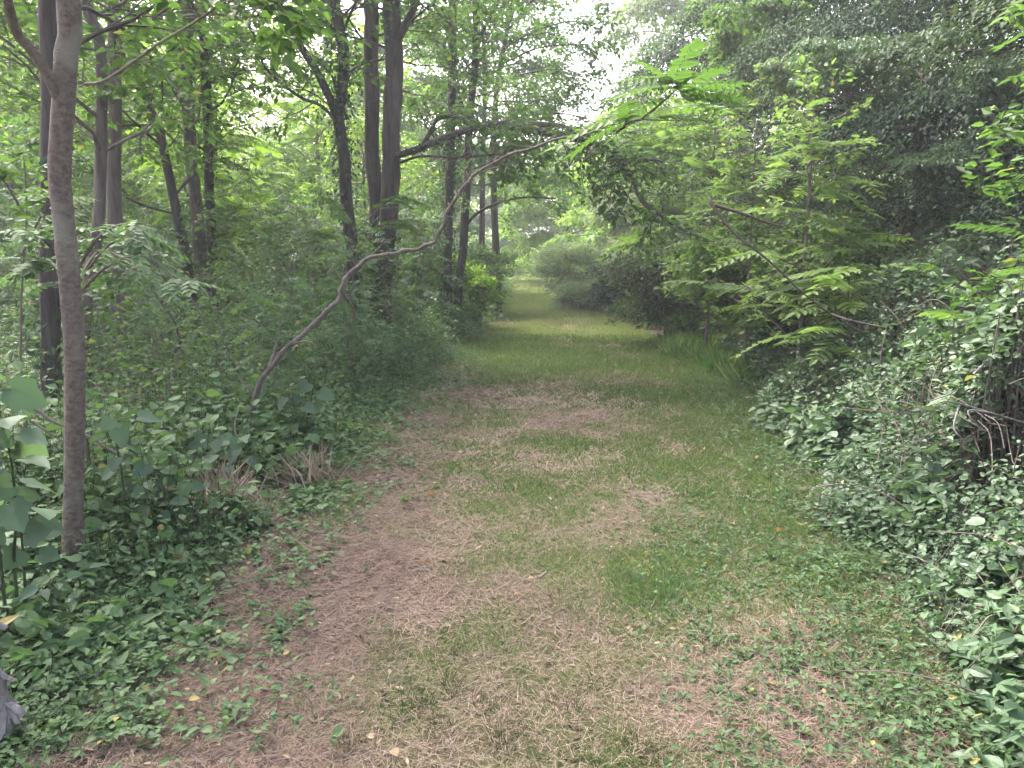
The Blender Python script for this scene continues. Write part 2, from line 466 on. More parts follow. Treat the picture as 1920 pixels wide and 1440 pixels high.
def leaf_up(rng, g, tw, per, size, T, tone=(.15, .85), t0=.15, nz=1.0, rnd=.45, droop=.15, petiole=.4, clump=.25):
    """leaves alternating along twigs; tw (T,m,3)"""
    tw = np.asarray(tw, float)
    if len(tw) == 0: return
    n, m = tw.shape[0], tw.shape[1]
    t = t0 + (1 - t0) * (np.arange(per)[None] + rng.random((n, per))) / per
    f = np.minimum(t, .999) * (m - 1); i = f.astype(int); q = (f - i)[..., None]
    ar = np.arange(n)[:, None]
    p = tw[ar, i] * (1 - q) + tw[ar, i + 1] * q
    d = nrm(tw[ar, i + 1] - tw[ar, i])
    side = np.cross(d, np.array([0, 0, 1.0])); side = nrm(side)
    sg = np.where((np.arange(per) % 2)[None, :, None] == 0, 1.0, -1.0)
    X = nrm(d * .55 + side * sg * (.9 + .3 * rng.normal(size=(n, per, 1))) + np.array([0, 0, -droop]) + rng.normal(size=(n, per, 3)) * .28)
    N = nrm(np.array([0, 0, nz]) + rng.normal(size=(n, per, 3)) * rnd)
    S = size * (.65 + .6 * rng.random((n, per)))
    p = p + X * S[..., None] * petiole
    a = tone[0] + (tone[1] - tone[0]) * (clump * rng.random((n, 1)) + (1 - clump) * rng.random((n, per)))
    a = np.where(rng.random((n, per)) < .012, 1.0, a)
    T = T if isinstance(T, list) else [T]
    P, X, N, S, a = p.reshape(-1, 3), X.reshape(-1, 3), N.reshape(-1, 3), S.ravel(), a.ravel()
    for k, t_ in enumerate(T):
        g.emit(t_, P[k::len(T)], X[k::len(T)], N[k::len(T)], S[k::len(T)], a[k::len(T)])

def stems(g, a, b, ratio=1.0, v=.5):
    a = np.asarray(a, float); b = np.asarray(b, float)
    L = np.linalg.norm(b - a, axis=1)
    g.emit(STEM, a, b - a, np.array([.31, .87, .38]), L, v, ratio)

def ivy_on(rng, g, pts, rads, per_m, size=.07, thick=1.0, tone=(.05, .9)):
    """leaves held flat against a trunk"""
    pts = np.asarray(pts, float)
    L = np.linalg.norm(np.diff(pts, axis=0), axis=1).sum()
    n = int(per_m * L)
    f = rng.random(n) * (len(pts) - 1.001); i = f.astype(int); q = (f - i)[:, None]
    p = pts[i] * (1 - q) + pts[i + 1] * q
    rr = np.interp(f, np.arange(len(pts)), rads)
    az = rng.random(n) * 2 * PI
    o = np.stack([np.cos(az), np.sin(az), np.zeros(n)], 1)
    dens = fbm(az * 1.2, p[:, 2] * 1.4, 3)
    keep = dens > .36
    out = rr + thick * rng.random(n) ** 2 * .22 * (dens * 1.6)
    P = p + o * out[:, None]
    X = nrm(np.array([0, 0, -.8]) + o * .4 + rng.normal(size=(n, 3)) * .5)
    N = nrm(o * .7 + np.array([0, 0, .7]) + rng.normal(size=(n, 3)) * .35)
    a = tone[0] + (tone[1] - tone[0]) * rng.random(n)
    g.emit(KITE, P[keep], X[keep], N[keep], (size * (.6 + .7 * rng.random(n)))[keep], a[keep])

def trunk_path(pxs, dist, base_px=None, H=9.0, rng=None, lean=None):
    """a trunk read off the photograph at DIST metres, run down to the ground and up to height H"""
    p = [at(x, y, dist) for x, y in sorted(pxs, key=lambda q: -q[1])]
    b = p[0].copy() if base_px is None else at(base_px[0], base_px[1], dist)
    b[2] = gz1(b[0], b[1]) - .08
    if p[0][2] < b[2] + .25: p = p[1:]
    p = [b] + p
    z = p[-1][2]
    d = nrm(p[-1] - p[max(0, len(p) - 3)]); d[0] *= .5; d[1] *= .5; d = nrm(d)
    while z < H:
        d = nrm(d + (rng.normal(size=3) * .06 if rng is not None else 0) + np.array([0, 0, .06]))
        p.append(p[-1] + d * 1.1); z = p[-1][2]
    return smooth_path(p, 40)

def wpx(w, dist):   # radius of something W photograph pixels wide
    return w / 2 / FPX * dist * 1.03

CROWN = [dict(n=16, t0=.42, t1=1, len=2.9, ang=62, up=.1, trop=.02, rad=.05, seg=5, sides=5, wig=.16),
         dict(n=6, t0=.25, t1=1, len=1.15, ang=50, rad=.015, seg=3, sides=3, flat=.45, wig=.18),
         dict(n=5, t0=.2, t1=1, len=.55, ang=50, rad=.006, seg=2, sides=3, flat=.4, wig=.2, trop=-.05)]

def big_tree(name, label, cat, pxs, dist, w0, w1, H, bark, leaf, seed, T=KITE, size=.11, per=11, ivy=None, limbs=(), levels=None, base_px=None, tone=(.1, .9), rough=.12, seg=12, group=None):
    rng = np.random.default_rng(seed)
    tp = trunk_path(pxs, dist, base_px, H, rng)
    loc = tp[0].copy()
    z = tp[:, 2]; zt = at(pxs[0][0], 0, dist)[2]
    rad = np.interp(z, [z[0], z[0] + .12, z[0] + .4, zt, H + .5], [wpx(w0, dist) * 1.75, wpx(w0, dist) * 1.3, wpx(w0, dist), wpx(w1, dist), wpx(w1, dist) * .25])
    wood = Geo(); wood.tube(tp, rad, seg, .5, True, rough, rng)
    root = thing(name, label, cat, loc, group)
    fol = Geo()
    lv = levels or CROWN
    tw = grow(rng, wood, tp, rad, lv)
    leaf_up(rng, fol, tw, per, size, T, tone)
    for lm in limbs:
        lp = smooth_path([at(x, y, d) for x, y, d in lm['p']], 24)
        lr = np.linspace(wpx(lm['w'], dist), wpx(lm.get('we', lm['w'] * .35), dist), len(lp))
        wood.tube(lp, lr, 7, .5, True, rough, rng)
        if lm.get('n'):
            tw = grow(rng, wood, lp, lr, [dict(n=lm['n'], t0=lm.get('t0', .2), t1=1, len=lm.get('len', .9), ang=55, rad=.012, seg=3, sides=3, wig=.2, trop=lm.get('trop', -.02)),
                                          dict(n=5, t0=.15, t1=1, len=.42, ang=50, rad=.005, seg=2, sides=3, flat=.4, wig=.2, trop=-.06)])
            leaf_up(rng, fol, tw, lm.get('per', 10), lm.get('size', size), lm.get('T', T), lm.get('tone', tone))
    wood.build('trunk', BM[bark], root, loc, True)
    fol.build('crown', LM[leaf], root, loc)
    if ivy:
        g = Geo()
        lim = ivy.get('top', 99)
        k = tp[:, 2] < lim
        ivy_on(rng, g, tp[k], rad[k], ivy['n'], ivy.get('size', .075), ivy.get('thick', 1.0))
        for lm in limbs:
            if lm.get('ivy'):
                lp = smooth_path([at(x, y, d) for x, y, d in lm['p']], 24)
                ivy_on(rng, g, lp, np.full(len(lp), .03), lm['ivy'], .07, 1.3)
        g.build('ivy', LM['ivy'], root, loc)
    return root

# ================================================================== SETTING
# ground as one sheet
def axis(lo, hi, step, far):
    a = list(np.arange(lo, hi + 1e-6, step))
    s = step; x = hi
    while x < far: s *= 1.35; x += s; a.append(x)
    s = step; x = lo
    while x > -far: s *= 1.35; x -= s; a.insert(0, x)
    return np.array(a)

def sheet(xs, ys, zf, name, mat, vf=None):
    X, Y = np.meshgrid(xs, ys)
    Z = zf(X.ravel(), Y.ravel())
    g = Geo()
    n, m = len(xs), len(ys)
    i = np.arange(m - 1)[:, None] * n + np.arange(n - 1)[None]
    q = np.stack([i, i + 1, i + n + 1, i + n], -1).reshape(-1)
    a = vf(X.ravel(), Y.ravel()) if vf else 0.5
    g.add(np.stack([X.ravel(), Y.ravel(), Z], 1), q, np.full((n - 1) * (m - 1), 4), a)
    return g.build(name, mat, None, None, True)

tag(sheet(axis(-9, 9, .12, 600), axis(-1, 26, .12, 600), gz, 'ground', ground_mat("forest_litter", False)), kind='structure')

def turf(x, y):
    """how grassy the trail is, 0..1"""
    u = (x - (edge_left(y) + edge_right(y)) / 2) / ((edge_right(y) - edge_left(y)) / 2)
    base = np.interp(y, [0, 3, 5, 7, 9.5, 12, 15, 18, 20, 25, 60], [.36, .38, .50, .64, .72, .86, .70, .68, 1.0, 1.0, .95])
    g = base + .06 + (fbm(x * 1.1 + 3, y * .8, 21) - .5) * 1.2 + (fbm(x * 3.4, y * 2.8, 23) - .5) * .9
    g = g + .42 * sstep(.45, .85, u) * sstep(3.5, 6, y) - .30 * sstep(.3, .85, -u) * (1 - sstep(9, 12, y))
    g = g - .28 * np.exp(-((x - .1) / .6) ** 2 - ((y - 8.4) / .8) ** 2) - .2 * np.exp(-((x + .1) / .6) ** 2 - ((y - 2.6) / .7) ** 2)
    g = g + .5 * np.exp(-((x - .55) / .28) ** 2 - ((y - 3.75) / .28) ** 2)
    return np.clip(g, 0, 1)

# trail: its own sheet 6 mm above the ground with a ragged edge
def trail_sheet():
    ys = np.concatenate([np.arange(-.8, 22, .1), 22 * 1.03 ** np.arange(0, 56)])
    n = 40
    g = Geo(); X = []; Y = []
    for y in ys:
        l = edge_left(y) - .15 + .35 * (vnoise(y * 1.7, 3.1, 4) - .5) + .25 * (vnoise(y * 6, 1.1, 6) - .5)
        r = edge_right(y) + .1 + .35 * (vnoise(y * 1.7, 8.1, 4) - .5) + .25 * (vnoise(y * 6, 5.1, 6) - .5)
        X.append(np.linspace(l, r, n)); Y.append(np.full(n, y))
    X = np.array(X).ravel(); Y = np.array(Y).ravel()
    Z = gz(X, Y) + .006
    m = len(ys)
    i = np.arange(m - 1)[:, None] * n + np.arange(n - 1)[None]
    q = np.stack([i, i + 1, i + n + 1, i + n], -1).reshape(-1)
    g.add(np.stack([X, Y, Z], 1), q, np.full((n - 1) * (m - 1), 4), turf(X, Y))
    return g.build('trail', ground_mat("trail_turf", True), None, None, True)
tag(trail_sheet(), kind='structure')

# ------------------------------------------------------------------ trail grass, straw, litter
def scatter(rng, bands, x0, x1):
    """points between y bands with a density per square metre; x0, x1 functions of y"""
    out, lev = [], []
    for k, (ya, yb, den) in enumerate(bands):
        w = 8.0
        n = int(den * (yb - ya) * w)
        y = rng.uniform(ya, yb, n); x = rng.uniform(-w / 2, w / 2, n) + centre(y)
        k_ = (x > x0(y)) & (x < x1(y))
        out.append(np.stack([x[k_], y[k_]], 1)); lev.append(np.full(k_.sum(), k))
    return np.concatenate(out), np.concatenate(lev)

def in_view(p, marg=120):
    d = np.column_stack([p[:, 0], p[:, 1], np.zeros(len(p))]) - CAM
    w = d @ FW
    px = 960 + FPX * (d @ RX) / np.maximum(w, .1); py = 720 - FPX * (d @ UP) / np.maximum(w, .1)
    return (w > .3) & (px > -marg) & (px < 1920 + marg) & (py < 1440 + marg)

def blades(rng, p, h, a, lean=.5, T=BLADE, wide=1.0):
    n = len(p)
    az = rng.random(n) * 2 * PI
    X = np.stack([np.cos(az) * lean * rng.random(n), np.sin(az) * lean * rng.random(n), np.full(n, 1.0)], 1)
    N = np.stack([np.cos(az + 1.3), np.sin(az + 1.3), np.full(n, .1)], 1)
    return np.column_stack([p, gz(p[:, 0], p[:, 1])]), X, N

rng = np.random.default_rng(11)
g = Geo()
bands = [(1.7, 3, 14000), (3, 5, 9500), (5, 8, 5600), (8, 13, 2300), (13, 20, 1300), (20, 34, 800), (34, 90, 160)]
p, lv = scatter(rng, bands, lambda y: edge_left(y) - .25, lambda y: edge_right(y) + .25)
k = in_view(p); p, lv = p[k], lv[k]
tf = turf(p[:, 0], p[:, 1])
k = rng.random(len(p)) < np.clip(tf * 1.7 - .25, .06, 1); p, lv, tf = p[k], lv[k], tf[k]
hs = np.array([.030, .034, .042, .055, .07, .09, .14])[lv] * (.5 + .9 * rng.random(len(p))) * (.7 + .6 * tf)
wd = np.array([1.2, 1.4, 1.7, 2.2, 2.8, 3.6, 5])[lv]
P, X, N = blades(rng, p, hs, .5, 1.6)
a = np.clip(.08 + .6 * rng.random(len(p)) + .35 * (fbm(p[:, 0] * .9, p[:, 1] * .6, 40) - .4), 0, .93)
a = np.where(p[:, 1] > 15.5, np.clip(a + .5, 0, .93), a); a = np.where(rng.random(len(p)) < .09, 1.0, a)  # far blades lightened, standing in for sunlight on the distant trail
g.emit(BLADE, P, X, N, hs, a, wd)
tag(g.build('trail_grass', LM['grass']), 'short patchy green turf growing along the mown trail', 'grass', kind='stuff')

g = Geo()
bands = [(1.7, 3, 11000), (3, 5, 7500), (5, 8, 3600), (8, 13, 1500), (13, 20, 520)]
p, lv = scatter(rng, bands, lambda y: edge_left(y) - .35, lambda y: edge_right(y) + .3)
k = in_view(p); p, lv = p[k], lv[k]
tf = turf(p[:, 0], p[:, 1])
k = rng.random(len(p)) < np.clip(1.15 - tf, .12, 1); p, lv = p[k], lv[k]
n = len(p)
az = rng.random(n) * 2 * PI
Ls = np.array([.055, .065, .08, .11, .15])[lv] * (.5 + rng.random(n))
X = np.stack([np.cos(az), np.sin(az), rng.normal(size=n) * .22 + .1], 1)
P = np.column_stack([p, gz(p[:, 0], p[:, 1]) + .008 + .012 * rng.random(n)])
red = np.clip(.45 + .5 * (rng.random(n) - .3) + .5 * (fbm(p[:, 0] * .8, p[:, 1] * .8, 70) - .5), 0, 1)
red = np.where(p[:, 0] < edge_left(p[:, 1]) + .75, red * .65, red)
g.emit(BLADE3, P, X, np.array([0, 0, 1.0]) + rng.normal(size=(n, 3)) * .3, Ls, red, np.array([.45, .55, .8, 1.2, 1.8])[lv])
tag(g.build('dry_straw', LM['straw']), 'dry mown straw lying over the bare parts of the trail', 'straw', kind='stuff')

# dark little sprigs and taller tufts of grass on the trail
def tuft(rng, g, x, y, n, h, spread, tone=(.1, .7), lean=.7, wide=1.0):
    p = np.array([x, y]) + np.clip(rng.normal(size=(n, 2)), -1.7, 1.7) * spread
    P = np.column_stack([p, gz(p[:, 0], p[:, 1])])
    o = (p - np.array([x, y])) / (spread + 1e-6)
    X = np.column_stack([o * .28 + rng.normal(size=(n, 2)) * lean * .4, np.ones(n)])
    az = rng.random(n) * 6.28
    N = np.stack([np.cos(az), np.sin(az), np.full(n, .2)], 1)
    g.emit(BLADE, P, X, N, h * (.5 + .8 * rng.random(n)), tone[0] + (tone[1] - tone[0]) * rng.random(n), wide)

root_tufts = []
for (px, py, h, n, sp, lab) in [
    (1220, 1110, .085, 420, .11, 'lush green grass tuft beside the weedy patch of the trail'),
    (1085, 1150, .070, 300, .12, 'smaller green grass tuft on the bare middle of the trail'),
    (1215, 1295, .06, 120, .06, 'dry brownish grass tuft with splayed stems on the trail')]:
    q = gp(px, py); g = Geo()
    tuft(np.random.default_rng(int(px)), g, q[0], q[1], n, h, sp, (.0, .6) if h > .065 else (.6, 1.0), wide=.6)
    tag(g.build('grass_tuft', LM['tallgrass' if h > .065 else 'straw'], None, q), lab, 'grass tuft')
for (px, py) in [(860, 1340), (1030, 1325), (935, 1395), (820, 1420), (705, 1345), (1085, 1330), (1115, 1300), (1240, 1395), (845, 1240), (770, 1335), (985, 1410), (925, 1300)]:
    q = gp(px, py); g = Geo(); r_ = np.random.default_rng(int(px * 3))
    k_ = r_.uniform(.6, 1.25); tuft(r_, g, q[0] + r_.normal() * .04, q[1] + r_.normal() * .08, int(80 * k_), .062 * k_, .038 * k_, (.1, .8), 1.2, .6)
    tag(g.build('grass_sprig', LM['sprig'], None, q), 'small dark sprig of grass on the bare brown part of the trail', 'grass tuft', 'dark grass sprigs on the bare trail')

def low_weeds(name, label, n, region, seed, size=(.02, .045), T=OVATE, mat='under', h=(.01, .07), per=4):
    rng = np.random.default_rng(seed)
    p = region(rng, n); n = len(p)
    g = Geo()
    z = gz(p[:, 0], p[:, 1])
    hh = h[0] + (h[1] - h[0]) * rng.random(n)
    for k in range(per):
        az = rng.random(n) * 2 * PI
        X = np.stack([np.cos(az), np.sin(az), .35 * rng.normal(size=n) + .15], 1)
        S = size[0] + (size[1] - size[0]) * rng.random(n)
        P = np.column_stack([p, z + hh * (.4 + .6 * rng.random(n))]) + nrm(X) * (S * .25)[:, None]
        N = nrm(np.array([0, 0, 1.0]) + rng.normal(size=(n, 3)) * .4)
        a = np.clip(.15 + .65 * rng.random(n), 0, .93); a = np.where(rng.random(n) < .015, 1, a)
        g.emit(T[k % len(T)] if isinstance(T, list) else T, P, X, N, S, a)
    o = g.build(name, LM[mat])
    tag(o, label, 'weeds', kind='stuff')

def reg_w(wf, x0, x1, y0, y1):
    def f(rng, n):
        x = rng.uniform(x0, x1, n); y = rng.uniform(y0, y1, n)
        k = rng.random(n) < wf(x, y)
        return np.stack([x, y], 1)[k]
    return f
def w_left(x, y): return np.clip(sstep(-1.35, -2.0, x) * .9 + 1.1 * (fbm(x * 2.6, y * 2.6, 191) - .55) * sstep(-.7, -1.5, x) * 2, 0, .8) * (1 - sstep(3.1, 3.8, y))
def w_edge(x, y):
    t = x - edge_left(y)
    return np.clip((1 - sstep(-.15, .75, t)) * 1.3 * (fbm(x * 3, y * 3, 197) - .2), 0, 1) * sstep(-1.2, -.4, t)
def w_bank(x, y):
    t = edge_right(y) - x
    return np.clip((1 - sstep(-.1, .7, t)) * 1.5 * (fbm(x * 3, y * 3, 199) - .2), 0, 1) * sstep(-.7, -.2, t)
def w_right(x, y): return np.clip(sstep(.2, .9, x) * 1.6 * (fbm(x * 2.4, y * 2.4, 193) - .18) * (1 - .6 * sstep(3.6, 4.8, y)), 0, 1)

def reg_px(poly, gain=1.0, noise_cut=.35, s=1):
    """points on the ground inside a polygon given in photograph pixels, patchy"""
    q = np.array([gp(x, y)[:2] for x, y in poly])
    def f(rng, n):
        lo, hi = q.min(0), q.max(0)
        p = lo + (hi - lo) * rng.random((n, 2))
        x, y = p[:, 0], p[:, 1]; ins = np.zeros(n, bool)
        j = len(q) - 1
        for i in range(len(q)):
            c = ((q[i, 1] > y) != (q[j, 1] > y)) & (x < (q[j, 0] - q[i, 0]) * (y - q[i, 1]) / (q[j, 1] - q[i, 1] + 1e-12) + q[i, 0])
            ins ^= c; j = i
        k = ins & (fbm(x * 4, y * 4, s) + .25 * (rng.random(n) - .5) > noise_cut)
        return p[k]
    return f

low_weeds('clover_weeds', 'low broad leaved weeds covering the trail edge below the bramble bank', 11000,
          reg_w(w_right, .1, 1.75, 1.9, 5.2), 5, (.012, .034), OVATE, 'under', (.008, .04), 4)
low_weeds('creeping_weeds', 'low mixed weeds and grass at the foot of the peeling grey stump', 9000,
          reg_w(w_left, -2.6, -.4, 1.9, 3.8), 6, (.014, .040), OVATE, 'under', (.01, .08), 4)
low_weeds('scattered_weeds', 'scattered tiny weeds dotted over the middle of the trail', 2600,
          reg_px([(430, 1440), (560, 1120), (800, 800), (1240, 720), (1420, 860), (1540, 1000), (1500, 1440)], noise_cut=.55, s=97), 7, (.012, .03), KITE, 'under', (.004, .02), 3)

low_weeds('bank_weeds', 'straggling small weeds spilling from the bramble bank onto the trail edge', 15000, reg_w(w_bank, .3, 2.4, 2.2, 10.5), 9, (.014, .044), [OVATE, LANCE, OVATE], 'under', (.01, .14), 5)
low_weeds('edge_weeds', 'sparse low weeds straggling out along the woodland edge of the trail', 15000, reg_w(w_edge, -2.9, -.6, 2.2, 12), 8, (.012, .042), [OVATE, ROUND, OVATE], 'under', (.01, .10), 5)
g = Geo(); rng = np.random.default_rng(77)      # grass among the weeds, both foreground corners
for wf, ex, n in ((w_left, (-2.6, -.5, 1.9, 3.6), 12000), (w_right, (.2, 1.6, 1.9, 3.2), 6000), (w_edge, (-2.9, -.6, 2.4, 12), 22000)):
    p = reg_w(lambda x, y: wf(x, y) * sstep(.40, .62, fbm(x * 3.3, y * 3.3, 195)), *ex)(rng, n); P, X, N = blades(rng, p, 0, 0, 1.4)
    g.emit(BLADE, P, X, N, .03 + .07 * rng.random(len(p)), .1 + .75 * rng.random(len(p)), .8)
tag(g.build('verge_grass', LM['tallgrass']), 'longer green grass at the two near verges of the trail', 'grass', kind='stuff')

g = Geo(); rng = np.random.default_rng(14)
n = 5200
y = 1.9 + 13 * rng.random(n) ** 1.7
u = rng.random(n) ** 1.6
x = np.where(rng.random(n) < .72, edge_left(y) - .25 + u * 2.2, edge_right(y) + .2 - u * 1.5)
az = rng.random(n) * 6.28
X = np.stack([np.cos(az), np.sin(az), rng.normal(size=n) * .3], 1)
g.emit(LANCE, np.stack([x, y, gz(x, y) + .014], 1), X, nrm(np.array([0, 0, 1.0]) + rng.normal(size=(n, 3)) * .5), (.012 + .028 * rng.random(n) ** 2) * (1 + .06 * y), rng.random(n), .6 + 1.6 * rng.random(n))
tag(g.build('leaf_litter', LM['litter']), 'small crumbled brown leaves scattered along both sides of the trail', 'leaf litter', kind='stuff')

# twigs and wood litter along the woodland edge
g = Geo(); rng = np.random.default_rng(13)
n = 4200
y = 2 + 14 * rng.random(n) ** 1.6
x = edge_left(y) + rng.normal(size=n) * .38 + .2
k = x < edge_left(y) + 1.0; x, y = x[k], y[k]; n = len(x)
az = rng.normal(size=n) * .8 + .5
X = np.stack([np.cos(az), np.sin(az), rng.normal(size=n) * .12 + .05], 1)
L = .03 + .13 * rng.random(n) ** 2
g.emit(STEM, np.column_stack([x, y, gz(x, y) + .012]), X, np.array([0, 0, 1.0]), L, rng.random(n), np.clip(.0016 / (L * .02), .3, 3))
tag(g.build('twig_litter', LM['twig']), 'broken brown twigs littering the woodland edge of the trail', 'twigs', kind='stuff')

# ================================================================== LEFT WOOD: the trunks one can name
CR2 = [dict(n=10, t0=.36, t1=.85, len=2.5, ang=62, up=.08, rad=.022, seg=5, sides=5, wig=.16, trop=.0),
       dict(n=6, t0=.2, t1=1, len=1.1, ang=50, rad=.013, seg=3, sides=3, flat=.4, wig=.18),
       dict(n=5, t0=.2, t1=1, len=.5, ang=50, rad=.005, seg=2, sides=3, flat=.35, wig=.2, trop=-.06)]
CHI = [dict(n=7, t0=.68, t1=1, len=2.4, ang=60, up=.15, rad=.04, seg=4, sides=5, wig=.16),
       dict(n=6, t0=.25, t1=1, len=1.0, ang=50, rad=.013, seg=3, sides=3, flat=.4, wig=.18),
       dict(n=4, t0=.2, t1=1, len=.5, ang=50, rad=.005, seg=2, sides=3, flat=.35, wig=.2)]

big_tree('forked_tree', 'smooth pale grey trunk with a bent side limb, closest to the viewer', 'tree',
         [(140, 1075), (137, 1000), (140, 800), (139, 640), (130, 525), (123, 450), (114, 360), (112, 300), (119, 200), (124, 100), (128, 0)], 3.55, 34, 38, 7.5, 'grey', 'wood', 101,
         T=OVATE, levels=CHI, size=.10, per=8, base_px=(138, 1110), rough=.05, seg=18,
         limbs=[dict(p=[(122, 212, 3.55), (95, 150, 3.5), (60, 95, 3.45), (32, 60, 3.4), (14, 0, 3.3), (5, -80, 3.2), (-30, -180, 3.1)], w=22, we=11),
                dict(p=[(160, 158, 4.6), (195, 152, 4.55), (255, 113, 4.5), (300, 80, 4.4), (360, 45, 4.3), (410, 8, 4.2), (470, -60, 4.1)], w=8, we=4, n=6, len=.5, t0=.7)])
big_tree('woodland_tree', 'dark trunk half hidden behind the smooth pale grey trunk', 'tree',
         [(97, 860), (96, 700), (93, 500), (95, 200), (90, 0)], 6.3, 34, 30, 8.5, 'dark', 'wood', 102, levels=CR2, ivy=dict(n=120, top=2.6))
big_tree('slim_tree', 'slim pale brown trunk curving over at the top, just beyond the grey trunk', 'tree',
         [(160, 720), (160, 600), (172, 500), (184, 420), (188, 328), (190, 250), (190, 110), (178, 50), (162, 5)], 8.2, 21, 19, 7.0, 'mid', 'wood', 103, levels=CR2, base_px=(158, 740))
big_tree('straight_tree', 'straight brown trunk standing next to the slim curving trunk', 'tree',
         [(225, 660), (221, 577), (218, 480), (213, 346), (215, 200), (215, 0)], 9.6, 25, 23, 9, 'mid', 'wood', 104, levels=CR2, base_px=(226, 700))
big_tree('crooked_tree', 'crooked thin dark stem leaning against the pair of trunks', 'tree',
         [(372, 600), (365, 577), (354, 510), (344, 456), (328, 383), (313, 310), (299, 248), (277, 193), (262, 146), (250, 60), (235, 0)], 12.0, 19, 13, 6, 'dark', 'wood', 105, levels=CR2, per=9)
big_tree('paired_tree', 'brown trunk with pale patches, thicker of the leaning pair', 'tree',
         [(397, 615), (392, 541), (377, 490), (368, 383), (359, 310), (355, 237), (350, 165), (350, 90), (352, 0)], 12.4, 23, 20, 9.5, 'mid', 'wood', 106, levels=CR2, ivy=dict(n=110, top=2.8))
big_tree('paired_tree', 'thin dark trunk, slimmer of the leaning pair, with leafy vines', 'tree',
         [(405, 620), (401, 510), (397, 437), (392, 346), (390, 255), (385, 146), (379, 36), (377, 0)], 12.6, 18, 14, 9, 'dark', 'wood', 107, levels=CR2, ivy=dict(n=200, top=6, thick=1.6))
big_tree('ivy_tree', 'vine clad trunk that forks into a slanting upper limb', 'tree',
         [(664, 620), (660, 474), (649, 365), (645, 292), (634, 219), (640, 182), (645, 110), (634, 36), (628, 0)], 12.2, 24, 18, 9, 'dark', 'wood', 108, levels=CR2, ivy=dict(n=340, top=5, thick=2.0),
         limbs=[dict(p=[(632, 215, 12.2), (598, 142, 12.1), (558, 77, 12.0), (529, 18, 11.9), (505, -60, 11.8)], w=15, we=9, n=7, len=.9),
                dict(p=[(640, 240, 12.2), (605, 200, 12), (560, 180, 11.8), (500, 130, 11.6), (480, 75, 11.5), (445, 0, 11.4)], w=6, we=4, n=5)])
big_tree('twin_tree', 'narrower upright stem of the twin trunk, dark and ivy clad at its foot', 'tree',
         [(705, 640), (707, 480), (705, 365), (697, 292), (698, 182), (695, 110), (697, 36), (696, 0)], 12.9, 28, 25, 10.5, 'brown', 'wood', 109, levels=CR2, ivy=dict(n=420, top=2.2, thick=1.6))
big_tree('twin_tree', 'thickest brown trunk of the twin pair, with a long limb over the trail', 'tree',
         [(717, 650), (720, 510), (726, 437), (733, 328), (733, 255), (737, 182), (740, 109), (735, 36), (733, 0)], 12.6, 34, 31, 11, 'brown', 'wood', 110, levels=CR2, seg=14, ivy=dict(n=420, top=2.4, thick=1.6),
         limbs=[dict(p=[(745, 292, 12.5), (790, 277, 12.2), (833, 259, 12.0), (877, 244, 11.8), (928, 233, 11.5), (983, 239, 11.2), (1037, 252, 11.0), (1092, 263, 10.8), (1147, 281, 10.6), (1165, 300, 10.5)], w=13, we=8, n=30, len=1.0, t0=.3, trop=-.12, tone=(0, .6), per=8, ivy=90),
                dict(p=[(983, 232, 11.2), (1055, 237, 11.0), (1092, 262, 10.9), (1140, 280, 10.6), (1180, 296, 10.4), (1230, 300, 10.2)], w=9, we=4, n=16, len=.95, per=8, trop=-.14, tone=(0, .5)),
                dict(p=[(1160, 290, 10.5), (1183, 328, 10.3), (1202, 376, 10.2), (1238, 405, 10.1), (1293, 437, 9.9), (1340, 455, 9.8)], w=7, we=3, n=6, len=.5, trop=-.1, tone=(0, .6)),
                dict(p=[(750, 305, 12.5), (790, 293, 12.0), (860, 295, 11.6), (940, 290, 11.2), (960, 300, 11)], w=5, we=3, n=5, len=.4, t0=.6),
                dict(p=[(745, 75, 12.5), (760, 48, 12.4), (780, 5, 12.3), (800, -60, 12.2)], w=15, we=10, n=5),
                dict(p=[(790, 277, 12.2), (805, 250, 12.1), (822, 222, 12.0), (850, 215, 11.9)], w=8, we=4, n=4, len=.6)])
big_tree('ivy_tree', 'dark slim trunk wrapped in leaves, between twin trunk and trail', 'tree',
         [(840, 560), (839, 492), (841, 437), (843, 340), (846, 255), (848, 128), (848, 0)], 15.6, 16, 14, 10, 'dark', 'wood', 111, levels=CR2, ivy=dict(n=420, top=5.5, thick=2.0))
big_tree('trailside_tree', 'bare slim dark trunk leaning towards the trail beside the far grass', 'tree',
         [(858, 580), (861, 521), (868, 474), (872, 401), (877, 328), (879, 255), (884, 182), (892, 109), (893, 0)], 16.6, 16, 13, 10, 'dark', 'wood', 112, levels=CR2,
         limbs=[dict(p=[(876, 420, 16.6), (895, 400, 16.4), (935, 380, 16.2), (985, 370, 16), (1040, 372, 15.8)], w=6, we=3, n=8, len=.6),
                dict(p=[(892, 80, 16.6), (910, 50, 16.5), (935, 0, 16.4), (955, -50, 16.3)], w=6, we=4, n=5)])

